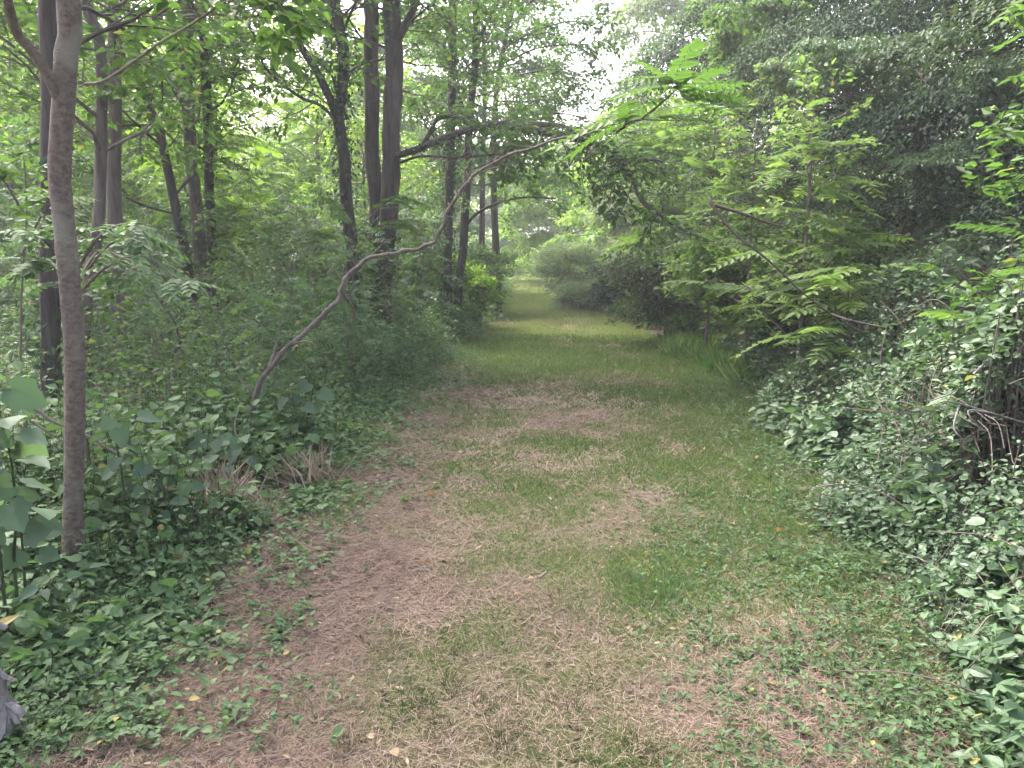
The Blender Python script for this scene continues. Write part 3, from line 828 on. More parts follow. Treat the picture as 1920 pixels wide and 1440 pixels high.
# the bent sapling that arches over the trail
def bent_sapling():
    rng = np.random.default_rng(120)
    P = [(472, 868, 6.0), (470, 820, 6.0), (478, 760, 6.0), (492, 710, 6.0), (540, 652, 6.05), (600, 598, 6.1), (634, 555, 6.15), (652, 515, 6.2), (690, 487, 6.25), (740, 475, 6.3), (796, 469, 6.35), (820, 452, 6.35), (836, 405, 6.35), (868, 357, 6.3), (900, 325, 6.25), (985, 285, 6.1), (1090, 255, 5.9), (1150, 247, 5.8), (1200, 225, 5.7), (1250, 185, 5.6), (1300, 142, 5.5)]
    pts = [at(*q) for q in P]
    pts[0][2] = gz1(*pts[0][:2]) - .05
    path = smooth_path(pts, 110)
    rad = np.interp(np.linspace(0, 1, len(path)), [0, .15, .55, .8, 1], [wpx(14, 6), wpx(9.5, 6), wpx(7, 6), wpx(4.6, 6), wpx(3.2, 6)])
    path = path + (np.random.default_rng(5).normal(size=path.shape) * .010) + np.cumsum(np.random.default_rng(6).normal(size=path.shape) * .0022, 0) * np.sin(np.linspace(0, PI, len(path)))[:, None]
    path[1:-1] = (path[:-2] + path[1:-1] * 2 + path[2:]) / 4
    root = thing('bent_sapling', 'pale bare sapling stem snaking up and arching across the trail', 'sapling', path[0])
    w = Geo(); w.tube(path, rad * (1 + .22 * (vnoise(np.arange(len(path)) * .45, np.zeros(len(path)), 3) - .5)), 9, .5, True, .12, rng)
    for q, wd in (([(548, 645, 6.05), (575, 640, 6), (592, 648, 5.95)], 5), ([(905, 322, 6.2), (935, 312, 6.1), (985, 300, 6)], 4), ([(505, 690, 6.02), (520, 640, 6.2), (522, 615, 6.3)], 8), ([(640, 545, 6.15), (665, 590, 6.3), (640, 640, 6.4)], 6)):
        w.tube(smooth_path([at(*a) for a in q], 8), np.linspace(wpx(wd, 6), wpx(wd * .4, 6), len(smooth_path([at(*a) for a in q], 8))), 5, .5)
    for k in range(26):      # fine bare twigs along the stem
        i = int(rng.integers(14, len(path) - 3)); d = nrm(rng.normal(size=3) + np.array([0, 0, .5])); L = rng.uniform(.12, .5)
        q = smooth_path([path[i], path[i] + d * L * .5 + rng.normal(size=3) * .03, path[i] + d * L + rng.normal(size=3) * .06], 6)
        w.tube(q, np.linspace(.004, .0014, len(q)), 4, .5)
    w.build('stem', BM['sap'], root, path[0], True)
    f = Geo()
    tip = path[-1]
    for k in range(16):     # fronds whorled round the growing tip
        i = len(path) - 1 - int(rng.integers(0, 15))
        p = path[i]; az = k * 2.4
        X = np.array([math.cos(az), .5 * math.sin(az) - .1, rng.uniform(-.1, .5)])
        f.emit(FROND[k % 5], [p], [X], [np.array([0, 0, 1.0]) + rng.normal(size=3) * .2], rng.uniform(.4, .62), rng.uniform(.3, .9))
    f.build('foliage', LM['wood'], root, path[0])
bent_sapling()

# ------------------------------------------------------------------ prototype trees and saplings, copied over the wood
def proto_tree(name, label, cat, seed, H, r, levels, T, size, per, bark, leaf, group, tone=(.1, .9), lean=.1):
    rng = np.random.default_rng(seed)
    n = 8
    p = [np.zeros(3)]
    d = nrm(np.array([rng.normal() * lean, rng.normal() * lean, 1.0]))
    for k in range(n):
        d = nrm(d + rng.normal(size=3) * .07 + np.array([0, 0, .05])); p.append(p[-1] + d * H / n)
    tp = smooth_path(p, 24); rad = np.linspace(r, r * .25, len(tp))
    w = Geo(); w.tube(tp, rad, 8, .5, True, .1, rng)
    tw = grow(rng, w, tp, rad, levels)
    f = Geo(); leaf_up(rng, f, tw, per, size, T, tone)
    root = thing(name, label, cat, (0, 0, 0), group)
    w.build('trunk', BM[bark], root, None, True); f.build('crown', LM[leaf], root)
    return root

LV_A = [dict(n=26, t0=.12, t1=1, len=2.2, ang=68, up=.08, rad=.03, seg=4, sides=4, wig=.16, short=.55),
        dict(n=5, t0=.25, t1=1, len=.95, ang=48, rad=.011, seg=3, sides=3, flat=.35, wig=.18),
        dict(n=4, t0=.2, t1=1, len=.5, ang=48, rad=.005, seg=2, sides=3, flat=.3, wig=.2, trop=-.06)]
LV_F = [dict(n=22, t0=.18, t1=1, len=1.7, ang=62, up=.15, rad=.028, seg=4, sides=4, wig=.15, short=.5),
        dict(n=5, t0=.3, t1=1, len=.7, ang=45, rad=.010, seg=2, sides=3, flat=.4, wig=.18)]
LV_S = [dict(n=16, t0=.15, t1=1, len=.75, ang=62, up=.12, rad=.008, seg=3, sides=3, wig=.18, short=.5),
        dict(n=4, t0=.2, t1=1, len=.32, ang=48, rad=.004, seg=2, sides=3, flat=.35, wig=.2, trop=-.05)]
LV_L = [dict(n=13, t0=.35, t1=1, len=.10, ang=60, up=.1, rad=.006, seg=2, sides=3, wig=.1)]

G_U = 'young trees of the wood beyond the trunks'
protos_u = [
    proto_tree('understory_tree', 'x', 'tree', 201, 6.5, .06, LV_A, KITE, .13, 7, 'mid', 'bright', G_U),
    proto_tree('understory_tree', 'x', 'tree', 202, 5.5, .05, LV_A, KITE, .12, 7, 'dark', 'bright', G_U),
    proto_tree('understory_tree', 'x', 'tree', 203, 7.5, .07, LV_F, FROND, .6, 5, 'mid', 'bright', G_U),
    proto_tree('understory_tree', 'x', 'tree', 204, 6.0, .05, LV_A, KITE, .12, 9, 'dark', 'wood', G_U)]
protos_s = [
    proto_tree('leafy_sapling', 'x', 'sapling', 211, 2.3, .014, LV_S, OVATE, .085, 8, 'twig', 'under', 's'),
    proto_tree('leafy_sapling', 'x', 'sapling', 212, 1.7, .012, LV_S, OVATE, .08, 8, 'twig', 'under', 's'),
    proto_tree('leafy_sapling', 'x', 'sapling', 213, 2.6, .016, LV_S, ASH, .22, 3, 'twig', 'under', 's'),
    proto_tree('leafy_sapling', 'x', 'sapling', 214, 2.0, .014, LV_S, OVATE, .09, 8, 'twig', 'wood', 's')]

used = set()
def place(proto, x, y, rz, sc, label, group):
    z = gz1(x, y) - .03
    if id(proto) not in used:
        used.add(id(proto)); o = proto
        o.location = (x, y, z); o.rotation_euler = (0, 0, rz); o.scale = (sc, sc, sc); o['label'] = label; o['group'] = group
        return o
    return dup(proto, (x, y, z), rz, sc, label, group)

rng = np.random.default_rng(31)
pts = []
def spaced(x, y, r):
    for a, b in pts:
        if (a - x) ** 2 + (b - y) ** 2 < r * r: return False
    pts.append((x, y)); return True

U_LAB = ['slender yellow green young tree in the thick of the wood beyond the trunks', 'low branched yellow green young tree in the wood beyond the trunks',
         'feathery fronded young tree in the wood beyond the trunks', 'darker green young tree in the wood beyond the trunks']
cnt = 0
for tr in range(4000):
    if cnt >= 54: break
    px = rng.uniform(-60, 960); d = 14 + 30 * rng.random() ** .9
    p = at(px, 500, d)
    if p[0] > edge_left(p[1]) - (2.6 if p[1] < 19 else 5.5): continue
    if 390 < px < 660 and d < 23: continue
    if not spaced(p[0], p[1], 1.7): continue
    k = int(rng.choice([0, 0, 1, 2, 2, 3]))
    place(protos_u[k], p[0], p[1], rng.uniform(0, 6.28), rng.uniform(.8, 1.25), U_LAB[k], ['slender bright young trees', 'low branched bright young trees', 'feathery young trees', 'darker young trees'][k] + ' of the wood')
    cnt += 1

S_LAB = [('tall leafy sapling', 'tall leafy saplings'), ('short bushy sapling', 'short bushy saplings'), ('sapling with compound leaves', 'compound leaved saplings'), ('darker leafy sapling', 'darker leafy saplings')]
cnt = 0
for tr in range(4000):
    if cnt >= 105: break
    px = rng.uniform(-100, 860); d = 6.3 + 15 * rng.random() ** 1.15
    p = at(px, 500, d)
    if p[0] > edge_left(p[1]) - .8: continue
    if not spaced(p[0], p[1], .75): continue
    k = int(rng.integers(0, 4))
    zone = 'among the trunks' if d < 13 else 'deeper in the wood past the trunks'
    place(protos_s[k], p[0], p[1], rng.uniform(0, 6.28), rng.uniform(.65, 1.15) * (.68 if d < 10.5 else 1), S_LAB[k][0] + ' growing in the undergrowth ' + zone, S_LAB[k][1] + ' ' + zone)
    cnt += 1

# ------------------------------------------------------------------ undergrowth of the wood in recognisable patches
def herbs(rng, fol, wood, p, h, per, leaf, T, tone=(.15, .85), flat=.55):
    n = len(p)
    if n == 0: return
    base = np.column_stack([p, gz(p[:, 0], p[:, 1]) - .01])
    az = rng.random(n) * 2 * PI
    ln = h * rng.random(n) * .45
    tip = base + np.stack([np.cos(az) * ln, np.sin(az) * ln, h], 1)
    ks = rng.random(n) < np.interp(p[:, 1], [3.5, 6, 12], [.5, .25, .08])
    if ks.any(): stems(wood, base[ks], tip[ks], np.clip(.0022 / (h[ks] * .02), .1, 3), .5)
    cl = rng.random(n)
    T = T if isinstance(T, list) else [T]
    for k in range(per):
        t = .22 + .78 * (k + rng.random(n)) / per
        az2 = az + k * 2.4 + rng.normal(size=n) * .5
        X = np.stack([np.cos(az2), np.sin(az2), rng.normal(size=n) * .35 - .12], 1)
        S = leaf * (.35 + 1.1 * rng.random(n) ** 1.5)
        P = base + (tip - base) * t[:, None] + nrm(X) * (S * (.3 + .9 * rng.random(n)))[:, None]
        N = nrm(np.array([0, 0, 1.0]) + rng.normal(size=(n, 3)) * flat)
        a = tone[0] + (tone[1] - tone[0]) * (.35 * cl + .65 * rng.random(n)); a = np.where(rng.random(n) < .008, 1, a)
        m = k % len(T)
        fol.emit(T[m], P, X, N, S * (.62 + .6 * (fbm(p[:, 0] * 2.1, p[:, 1] * 2.1, 46) > .52)), a)

def herb_patch(name, label, cat, n, xf, yr, hf, per, leaf, T, seed, mat='under', tone=(.15, .85), cut=.3):
    rng = np.random.default_rng(seed)
    y = yr[0] + (yr[1] - yr[0]) * rng.random(n)
    lo, hi = xf(y)
    x = lo + (hi - lo) * rng.random(n)
    p = np.stack([x, y], 1)
    k = in_view(p, 800) & (fbm(x * 1.3, y * 1.3, seed) > cut)
    p = p[k]; x, y = p[:, 0], p[:, 1]
    h = hf(x, y) * (.3 + .75 * rng.random(len(p)) + .5 * (rng.random(len(p)) < .08)) * (.5 + 1.0 * fbm(x * 1.2, y * 1.2, seed + 3))
    fol, wood = Geo(), Geo()
    herbs(rng, fol, wood, p, np.maximum(h, .04), per, leaf, T, tone)
    c = p.mean(0) if len(p) else np.zeros(2); loc = np.array([c[0], c[1], gz1(*c)])
    root = thing(name, label, cat, loc)
    wood.build('stem', BM['green'], root, loc); fol.build('foliage', LM[mat], root, loc)
    return root

dl = lambda x, y: np.maximum(0, edge_left(y) - x)
def strip(a, b): return lambda y: (edge_left(y) - b, edge_left(y) - a + (.45 * (fbm(y * 1.3, y * 0 + 2, 44) - .62) + .3 * (vnoise(y * 4, y * 0 + 5, 45) - .7)) * (1 if a < .5 else 0))
edge_h = lambda lo, hi, w: (lambda x, y: lo + (hi - lo) * sstep(0, w, dl(x, y)))
herb_patch('undergrowth', 'leafy seedlings crowding the foot of the smooth pale grey trunk', 'undergrowth', 2300, strip(.0, 2.4), (2.5, 4.3), lambda x, y: edge_h(.08, .75, .9)(x, y) * (.28 + .72 * sstep(3.1, 4.2, y)), 8, .058, [OVATE, ROUND, OVATE, KITE], 301, cut=.36)
herb_patch('undergrowth', 'low seedlings along the trail edge between grey trunk and bent sapling', 'undergrowth', 2300, strip(.0, 2.4), (4.2, 6.2), edge_h(.07, .5, 1.1), 8, .055, [OVATE, ROUND, OVATE, HEART], 302, cut=.34)
herb_patch('undergrowth', 'ankle high leafy plants at the trail edge just past the bent sapling', 'undergrowth', 2500, strip(.0, 2.2), (6.2, 9), edge_h(.08, .5, 1.0), 8, .052, OVATE, 303, cut=.25)
herb_patch('undergrowth', 'leafy plants along the trail edge in front of the twin trunk', 'undergrowth', 2600, strip(-.05, 2.2), (9, 12.5), edge_h(.15, .95, .7), 9, .06, KITE, 304, cut=.22)
herb_patch('undergrowth', 'knee high growth beneath the ivy clad trunks beside the far trail', 'undergrowth', 1500, strip(-.05, 3), (12.5, 18), edge_h(.25, 1.2, .7), 10, .08, KITE, 305, cut=.2)
herb_patch('undergrowth', 'tangled growth behind the grey trunk deeper in the wood', 'undergrowth', 3600, strip(2.0, 6.5), (4.0, 9.5), lambda x, y: .6 + 0 * x, 9, .06, OVATE, 306, cut=.3)
herb_patch('undergrowth', 'shady growth around the leaning pair of trunks', 'undergrowth', 3000, strip(2.0, 8.5), (9.5, 15), lambda x, y: .75 + 0 * x, 9, .085, KITE, 307, cut=.3)
herb_patch('undergrowth', 'distant shady growth far inside the wood', 'undergrowth', 4500, strip(2.5, 16), (15, 30), lambda x, y: .95 + 0 * x, 8, .12, KITE, 308, cut=.25)
herb_patch('undergrowth', 'bushy growth hemming the narrow far end of the trail on its wooded side', 'undergrowth', 2600, strip(.0, 3.5), (18, 42), edge_h(.5, 1.6, 1.0), 11, .12, KITE, 309, 'wood', cut=.15)

# ================================================================== RIGHT BANK
def bank_h(x, y):
    dx = x - edge_right(y) + .5 * (fbm(x * 0 + 4, y * 1.5, 62) - .55) + .25 * (fbm(x * 2.5, y * 2.5, 64) - .5)
    u = np.clip(dx / 1.25, 0, 1) ** .75
    h = u * (.55 + 1.1 * fbm(x * 1.1, y * 1.1, 61)) * np.interp(y, [0, 2, 4, 7, 10, 16], [.55, .65, .9, 1.0, .95, 1.0]) + 1.15 * sstep(1.2, 3.8, dx)
    return h * (.8 + .35 * fbm(x * 3, y * 3, 63))

def bank_patch(name, label, n, yr, xr, seed, size, T, mat='bramble', tone=(.1, .9), canes=22, hscale=1.0, keep=None):
    rng = np.random.default_rng(seed)
    y = yr[0] + (yr[1] - yr[0]) * rng.random(n)
    y = y + .35 * (fbm(y * 0 + rng.random(n) * 3, y, 71) - .5)
    x = edge_right(y) + xr[0] + (xr[1] - xr[0]) * rng.random(n)
    if keep is not None:
        k = keep(x, y); x, y = x[k], y[k]
    p = np.stack([x, y], 1); k = in_view(p, 1100) & (bank_h(x, y) > .03 + .1 * rng.random(len(x))); x, y = x[k], y[k]; n = len(x)
    e = .06
    def Hf(x, y): return bank_h(x, y) * hscale
    H = Hf(x, y)
    gx = (Hf(x + e, y) - Hf(x - e, y)) / (2 * e); gy = (Hf(x, y + e) - Hf(x, y - e)) / (2 * e)
    nr = nrm(np.stack([-gx * .5, -gy * .5, np.ones(n)], 1))
    u = rng.random(n) ** 1.5
    z = gz(x, y) + H * (1 - .75 * u) + rng.normal(size=n) * .035 + (rng.random(n) < .06) * rng.random(n) * .18
    az = rng.random(n) * 2 * PI
    X = nrm(np.stack([np.cos(az) - gx * .25, np.sin(az) - gy * .25, rng.normal(size=n) * .35 - .1], 1))
    N = nrm(nr + rng.normal(size=(n, 3)) * .42)
    S = size * (.5 + .9 * rng.random(n)) * (.8 + .5 * fbm(x * 2, y * 2, seed))
    cl = fbm(x * 2.2, y * 2.2, seed + 5)
    sp = fbm(x * 1.7, y * 1.7, 88)                       # two kinds of plant tangled together
    S = S * np.where(sp > .53, 1.45, .72) * np.where(rng.random(n) < .04, 1.5, 1)
    gapk = (fbm(x * 3.6, y * 3.6, 90) < .40) & (u < .75)
    z = z + np.where(rng.random(n) < .12, .22 * rng.random(n), 0) * (sp > .45)
    a = np.clip(tone[0] + (tone[1] - tone[0]) * (.45 * rng.random(n) + .45 * (cl - .2) + .35 * (sp - .3)), 0, .95); a = np.where(rng.random(n) < .006, 1, a)
    fol = Geo(); T = T if isinstance(T, list) else [T]
    P = np.stack([x, y, z], 1); S = np.where(gapk, S * .25, S)
    for k, t in enumerate(T):
        fol.emit(t, P[k::len(T)], X[k::len(T)], N[k::len(T)], S[k::len(T)], a[k::len(T)])
    wood = Geo()
    c = np.array([x.mean(), y.mean(), 0]); c[2] = gz1(c[0], c[1])
    for k in range(canes):
        i = int(rng.integers(0, n)); b = np.array([x[i], y[i], gz1(x[i], y[i])])
        az = rng.uniform(0, 6.28); L = rng.uniform(.35, .8); hh = Hf(np.array([x[i]]), np.array([y[i]]))[0]
        d = np.array([math.cos(az), math.sin(az), 0])
        q = [b, b + d * L * .3 + [0, 0, hh * .8], b + d * L * .65 + [0, 0, hh * 1.08], b + d * L + [0, 0, hh * .95]]
        wood.tube(smooth_path(q, 12), np.linspace(.005, .002, len(smooth_path(q, 12))), 4, .5)
    for k in range(int(canes * 4)):      # leafy shoots standing out of the tangle
        i = int(rng.integers(0, n)); b = np.array([x[i], y[i], gz1(x[i], y[i]) + H[i] * .8]); L = rng.uniform(.2, .6) * min(1, H[i] + .35)
        az = rng.uniform(0, 6.28); d = nrm(np.array([math.cos(az) * .6, math.sin(az) * .6, 1]))
        q = smooth_path([b, b + d * L * .5, b + d * L + np.array([math.cos(az), math.sin(az), -.3]) * L * .35], 7)
        wood.tube(q, np.linspace(.004, .0015, len(q)), 4, .5)
        leaf_up(rng, fol, q[None], int(rng.integers(7, 13)), size * rng.uniform(.8, 1.3), OVATE, (.3, .95), 0.1, droop=.1)
    # short stems below the leaves
    m = n // 14
    i = rng.integers(0, n, m)
    b0 = np.stack([x[i] + rng.normal(size=m) * .08, y[i] + rng.normal(size=m) * .08, gz(x[i], y[i])], 1)
    stems(wood, b0, P[i], .35, .5)
    root = thing(name, label, 'brambles', c)
    wood.build('cane', BM['twig'], root, c); fol.build('foliage', LM[mat], root, c)
    return root

hole = lambda x, y: ((x - at(1860, 790, 4.25)[0]) / .42) ** 2 + ((y - 4.2) / .35) ** 2 > 1 + .5 * (vnoise(x * 7, y * 7, 8) - .5)
bank_patch('bramble_mound', 'low weedy brambles with lilac flowers where the bank meets the near trail', 38000, (1.2, 3.3), (-.2, 3.0), 401, .040, [OVATE, OVATE, LANCE], hscale=.75, keep=hole)
bank_patch('bramble_mound', 'bramble mound with glossy rounded leaves around the dark brush hollow', 52000, (3.2, 4.9), (-.2, 3.4), 402, .046, [OVATE, ROUND, OVATE], keep=hole)
bank_patch('bramble_mound', 'pale glossy vine covered mound rising beyond the brush hollow', 50000, (4.8, 6.6), (-.2, 3.6), 403, .048, [OVATE, ROUND, HEART])
bank_patch('bramble_mound', 'dense vine covered mound below the tall fronded tree of heaven', 34000, (6.5, 8.6), (-.2, 3.4), 404, .05, OVATE)
bank_patch('bramble_mound', 'shaded brambles behind the clump of tall bright grass', 24000, (8.5, 11.5), (.25, 4.2), 405, .06, KITE, tone=(0, .75))
bank_patch('bramble_mound', 'brambles sloping up between dark shrub and vine draped trees', 17000, (11.4, 16), (.5, 5), 406, .085, KITE, tone=(0, .8))

bank_patch('bramble_mound', 'green bank growth behind the dark rounded shrub past the trail bend', 16000, (16, 24), (.3, 5), 407, .11, KITE, 'wood', tone=(.1, .9))
bank_patch('bramble_mound', 'pale low growth hemming the narrow far trail on its open side', 14000, (24, 44), (.2, 5), 408, .16, KITE, 'pale', tone=(.1, .9))
# flowers
for px, py, d in ((1808, 1060, 3.1), (1895, 1195, 2.75)):
    p = at(px, py, d); g = Geo(); r_ = np.random.default_rng(int(px))
    for k in range(14):
        az = k * 2.4; g.emit(OVATE, [p], [[math.cos(az), math.sin(az), .5]], [[0, 0, 1]], .016, r_.random())
    root = thing('lilac_flower', 'small lilac flower head beside the trail verge, ' + ('higher up the bank' if px < 1850 else 'lower by the long grass'), 'flower', p, 'lilac flowers on the bank')
    g.build('petals', LM['lilac'], root, p)
    s = Geo(); b = p.copy(); b[2] = gz1(b[0], b[1]); stems(s, [b], [p], .25); s.build('stem', BM['green'], root, p)

# the brush pile and bare dead branches
def branch(name, label, cat, q, w0, w1, mat, side=(), seed=1, dist=5):
    rng = np.random.default_rng(seed)
    path = smooth_path([at(*a) for a in q], 26)
    root_loc = path[0]
    g = Geo(); g.tube(path, np.linspace(wpx(w0, dist), wpx(w1, dist), len(path)), 7, .5, True, .15, rng)
    for s in side:
        sp = smooth_path([at(*a) for a in s], 10); g.tube(sp, np.linspace(wpx(w1 * 1.3, dist), wpx(w1 * .5, dist), len(sp)), 5, .5)
    return tag(g.build(name, BM[mat], None, root_loc, True), label, cat)

branch('dead_branch', 'pale forked dead branch arching out of the brush hollow', 'branch', [(1925, 795, 4.3), (1860, 775, 4.15), (1800, 757, 4.05), (1775, 752, 4.0)], 5, 3, 'dead',
       [[(1800, 757, 4.05), (1788, 800, 3.95), (1803, 822, 3.9), (1810, 835, 3.9)], [(1860, 775, 4.15), (1815, 770, 4.0), (1835, 800, 3.95), (1865, 815, 3.95)]], 2, 4)
branch('dead_branch', 'straight bare pale branch slanting up out of the glossy mound', 'branch', [(1825, 702, 4.45), (1860, 668, 4.5), (1895, 625, 4.55), (1905, 590, 4.6), (1900, 550, 4.6), (1885, 525, 4.6)], 5, 3, 'dead', (), 3, 4.7)
branch('dead_branch', 'dark leaning dead stem crossing the fronds of the tree of heaven', 'branch', [(1620, 625, 6.3), (1560, 590, 6.4), (1500, 545, 6.5), (1470, 515, 6.55), (1425, 475, 6.6), (1380, 440, 6.7), (1350, 405, 6.8), (1328, 372, 6.9)], 2.5, 5.5, 'dark',
       [[(1340, 385, 6.85), (1390, 400, 6.8), (1440, 418, 6.8), (1470, 425, 6.8)], [(1560, 590, 6.4), (1590, 600, 6.3), (1660, 615, 6.1)]], 4, 6.5)
branch('fallen_stick', 'thin pale stick lying in the long grass below the bank', 'stick', [(1738, 1308, 2.62), (1775, 1355, 2.5), (1815, 1395, 2.42), (1862, 1445, 2.3)], 7, 5, 'dead', (), 5, 2.5)
def lay(q, up=.015):
    out = []
    for x, y in q:
        p = gp(x, y); p[2] += up; out.append(p)
    return out
def stick(label, q, w, mat, dist, up=.015):
    path = smooth_path(lay(q, up), 14); g = Geo()
    g.tube(path, np.linspace(wpx(w, dist), wpx(w * .6, dist), len(path)), 6, .5, True, .2, np.random.default_rng(int(q[0][0])))
    tag(g.build('fallen_stick', BM[mat], None, path[0], True), label, 'stick')
stick('brown stick poking from the undergrowth at the trail edge by the dry grass', [(385, 930), (420, 938), (455, 944), (490, 953)], 8, 'twig', 4.8, .06)
stick('thin pale stick lying on bare earth among the low weeds', [(215, 1335), (245, 1324), (275, 1314)], 4, 'vine', 2.8)
stick('pale twig beside the yellow leaf in the middle of the trail', [(862, 848), (875, 843), (888, 838)], 3, 'dead', 6)
stick('short splintered twig on the brown thatch mid trail', [(1010, 1082), (1024, 1070)], 5, 'dead', 3.7)
stick('broken twig lying across the dirt below the bent sapling', [(700, 868), (740, 872), (778, 870)], 4, 'twig', 5.9)
stick('dark twig on the trail far off beside the woodland shade', [(905, 630), (930, 628), (955, 630)], 4, 'dark', 15)
g = Geo(); rng = np.random.default_rng(55); c = at(1880, 800, 4.35)
for k in range(56):
    b = c + rng.normal(size=3) * np.array([.22, .2, .12]); az = rng.uniform(0, 6.28); L = rng.uniform(.2, .6)
    d = np.array([math.cos(az), math.sin(az), rng.normal() * .35])
    m = b + d * L * .5 + rng.normal(size=3) * .05
    g.tube(smooth_path([b, m, b + d * L + rng.normal(size=3) * .05], 6), rng.uniform(.0012, .0032), 4, .5)
tag(g.build('brush_pile', BM['twig'], None, c), 'tangle of thin dead brown twigs in the dark hollow of the bank', 'brush pile')

# the clump of tall bright grass at the trail's edge
g = Geo(); rng = np.random.default_rng(66)
poly = [(1235, 640), (1300, 612), (1400, 640), (1450, 700), (1400, 725), (1330, 690), (1260, 668)]
p = reg_px([(1238, 652), (1290, 640), (1400, 668), (1470, 715), (1430, 745), (1380, 730), (1310, 690), (1250, 670)], noise_cut=0, s=3)(rng, 16000)
P, X, N = blades(rng, p, 0, 0, 1.1)
X[:, 0] -= .12 * rng.random(len(p))
X[:, :2] += rng.normal(size=(len(p), 2)) * .42 + .35 * (np.stack([fbm(p[:, 0] * 3, p[:, 1] * 3, 68), fbm(p[:, 0] * 3, p[:, 1] * 3, 69)], 1) - .5) * 2
hh = (.10 + .30 * rng.random(len(p)) ** 1.3) * (.45 + 1.1 * fbm(p[:, 0] * 2.2, p[:, 1] * 2.2, 67)); g.emit(BLADE, P, X, N, hh, np.where(rng.random(len(p)) < .10, 1, .55 * rng.random(len(p)) ** 1.3), .75 + .8 * rng.random(len(p)))
tag(g.build('grass_clump', LM['lush'], None, P.mean(0)), 'clump of tall bright green grass leaning over the trail edge', 'grass clump')

# ------------------------------------------------------------------ shrubs
def shrub(name, label, c, rx, ry, h, n, size, T, mat, seed, tone=(.1, .9), up=.6, group=None, lumps=14, stemn=12, low=.0, cat='shrub'):
    """rounded shrub: stems from the base carrying leafy lumps"""
    rng = np.random.default_rng(seed)
    c = np.array([c[0], c[1], gz1(c[0], c[1])])
    root = thing(name, label, cat, c, group)
    L = []
    for k in range(lumps):
        az = rng.uniform(0, 6.28); el = math.asin(rng.uniform(-.95, 1)); q = rng.uniform(.45, .85)
        L.append([math.cos(az) * math.cos(el) * rx * q, math.sin(az) * math.cos(el) * ry * q, max(low, h * .47 + math.sin(el) * h * .5 * q), rng.uniform(.28, .48) * min(rx, h)])
    L = np.array(L)
    i = rng.integers(0, lumps, n)
    d = nrm(rng.normal(size=(n, 3))); d[:, 2] = np.where(d[:, 2] < -.2, -d[:, 2], d[:, 2])
    rr = rng.random(n) ** .4
    ragged = 1 + .35 * (rng.random(n) < .12) * rng.random(n)
    P = L[i, :3] + d * (L[i, 3] * rr * ragged)[:, None] * np.array([1.15, 1.15, .85])
    P[:, 2] = np.maximum(P[:, 2], .03)
    X = nrm(d * .6 + rng.normal(size=(n, 3)) * .5 + np.array([0, 0, -.1]))
    N = nrm(d * .5 + np.array([0, 0, up]) + rng.normal(size=(n, 3)) * .35)
    cl = rng.random(lumps)[i]
    a = tone[0] + (tone[1] - tone[0]) * (.4 * cl + .6 * rng.random(n)); a = np.where(rng.random(n) < .006, 1, a)
    f = Geo(); f.emit(T, P + c, X, N, size * (.6 + .7 * rng.random(n)), a)
    w = Geo()
    for k in range(min(lumps, stemn)):
        e = L[k, :3]; b = np.array([rng.normal() * .08, rng.normal() * .08, -.05])
        m = (b + e) / 2 + np.array([rng.normal() * .06, rng.normal() * .06, h * .12])
        w.tube(smooth_path([b + c, m + c, e + c], 8), np.linspace(.012, .004, len(smooth_path([b, m, e], 8))), 5, .5)
    w.build('stem', BM['twig'], root, c, True); f.build('foliage', LM[mat], root, c)
    return root

q = gp(1245, 652)
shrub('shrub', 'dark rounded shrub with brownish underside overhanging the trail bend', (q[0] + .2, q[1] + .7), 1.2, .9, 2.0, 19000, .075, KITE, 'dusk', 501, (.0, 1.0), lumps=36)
q = gp(1150, 605); shrub('shrub', 'small dark shrub tucked beside the dark rounded shrub', (q[0] + .1, q[1] + 2.0), .7, .6, 1.5, 4500, .09, KITE, 'dark', 502)
q = gp(1075, 590); shrub('shrub', 'low pale green bush at the end of the wide part of the trail', (q[0] + .1, q[1] + .8), .85, .7, .75, 5000, .08, KITE, 'pale', 503)
q = gp(1060, 575); shrub('shrub', 'grey green bush mounding beside the narrow far trail', (q[0] + .3, q[1] + 1.2), 1.15, 1.1, 1.65, 7000, .10, KITE, 'pale', 504)
q = gp(1010, 560); shrub('shrub', 'taller pale bush leaning over the narrow far trail', (q[0] + 1.3, q[1] + 2.0), 1.4, 1.4, 2.2, 7000, .12, KITE, 'pale', 505)
q = gp(1000, 535); shrub('shrub', 'pale bush further along the narrow far trail', (q[0] + 1.8, q[1] + 2), 1.8, 1.6, 2.3, 6000, .15, KITE, 'pale', 506)
shrub('shrub', 'leafy shrub behind the dark rounded shrub', (3.1, 18.2), 1.3, 1.1, 2.4, 7000, .10, KITE, 'wood', 507)
shrub('shrub', 'leafy shrub between dark rounded shrub and tall bright grass', (2.5, 13.8), .8, .8, 1.3, 5000, .08, KITE, 'wood', 508)
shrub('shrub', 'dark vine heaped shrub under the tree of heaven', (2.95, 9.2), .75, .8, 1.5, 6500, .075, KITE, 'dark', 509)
shrub('shrub', 'brown stemmed bush at the wooded side of the far trail bend', at(905, 560, 20.5)[:2], .9, .9, 1.9, 5000, .10, KITE, 'wood', 510)
shrub('shrub', 'yellowish leafy bush below the leaning trailside trunk', at(895, 590, 17.0)[:2] + np.array([-.2, 0]), .65, .6, 1.5, 4000, .09, KITE, 'bright', 511)
shrub('shrub', 'yellow green bush glowing between the ivy clad trunks', at(800, 440, 17.5)[:2], .8, .8, 2.3, 4000, .12, KITE, 'bright', 512)

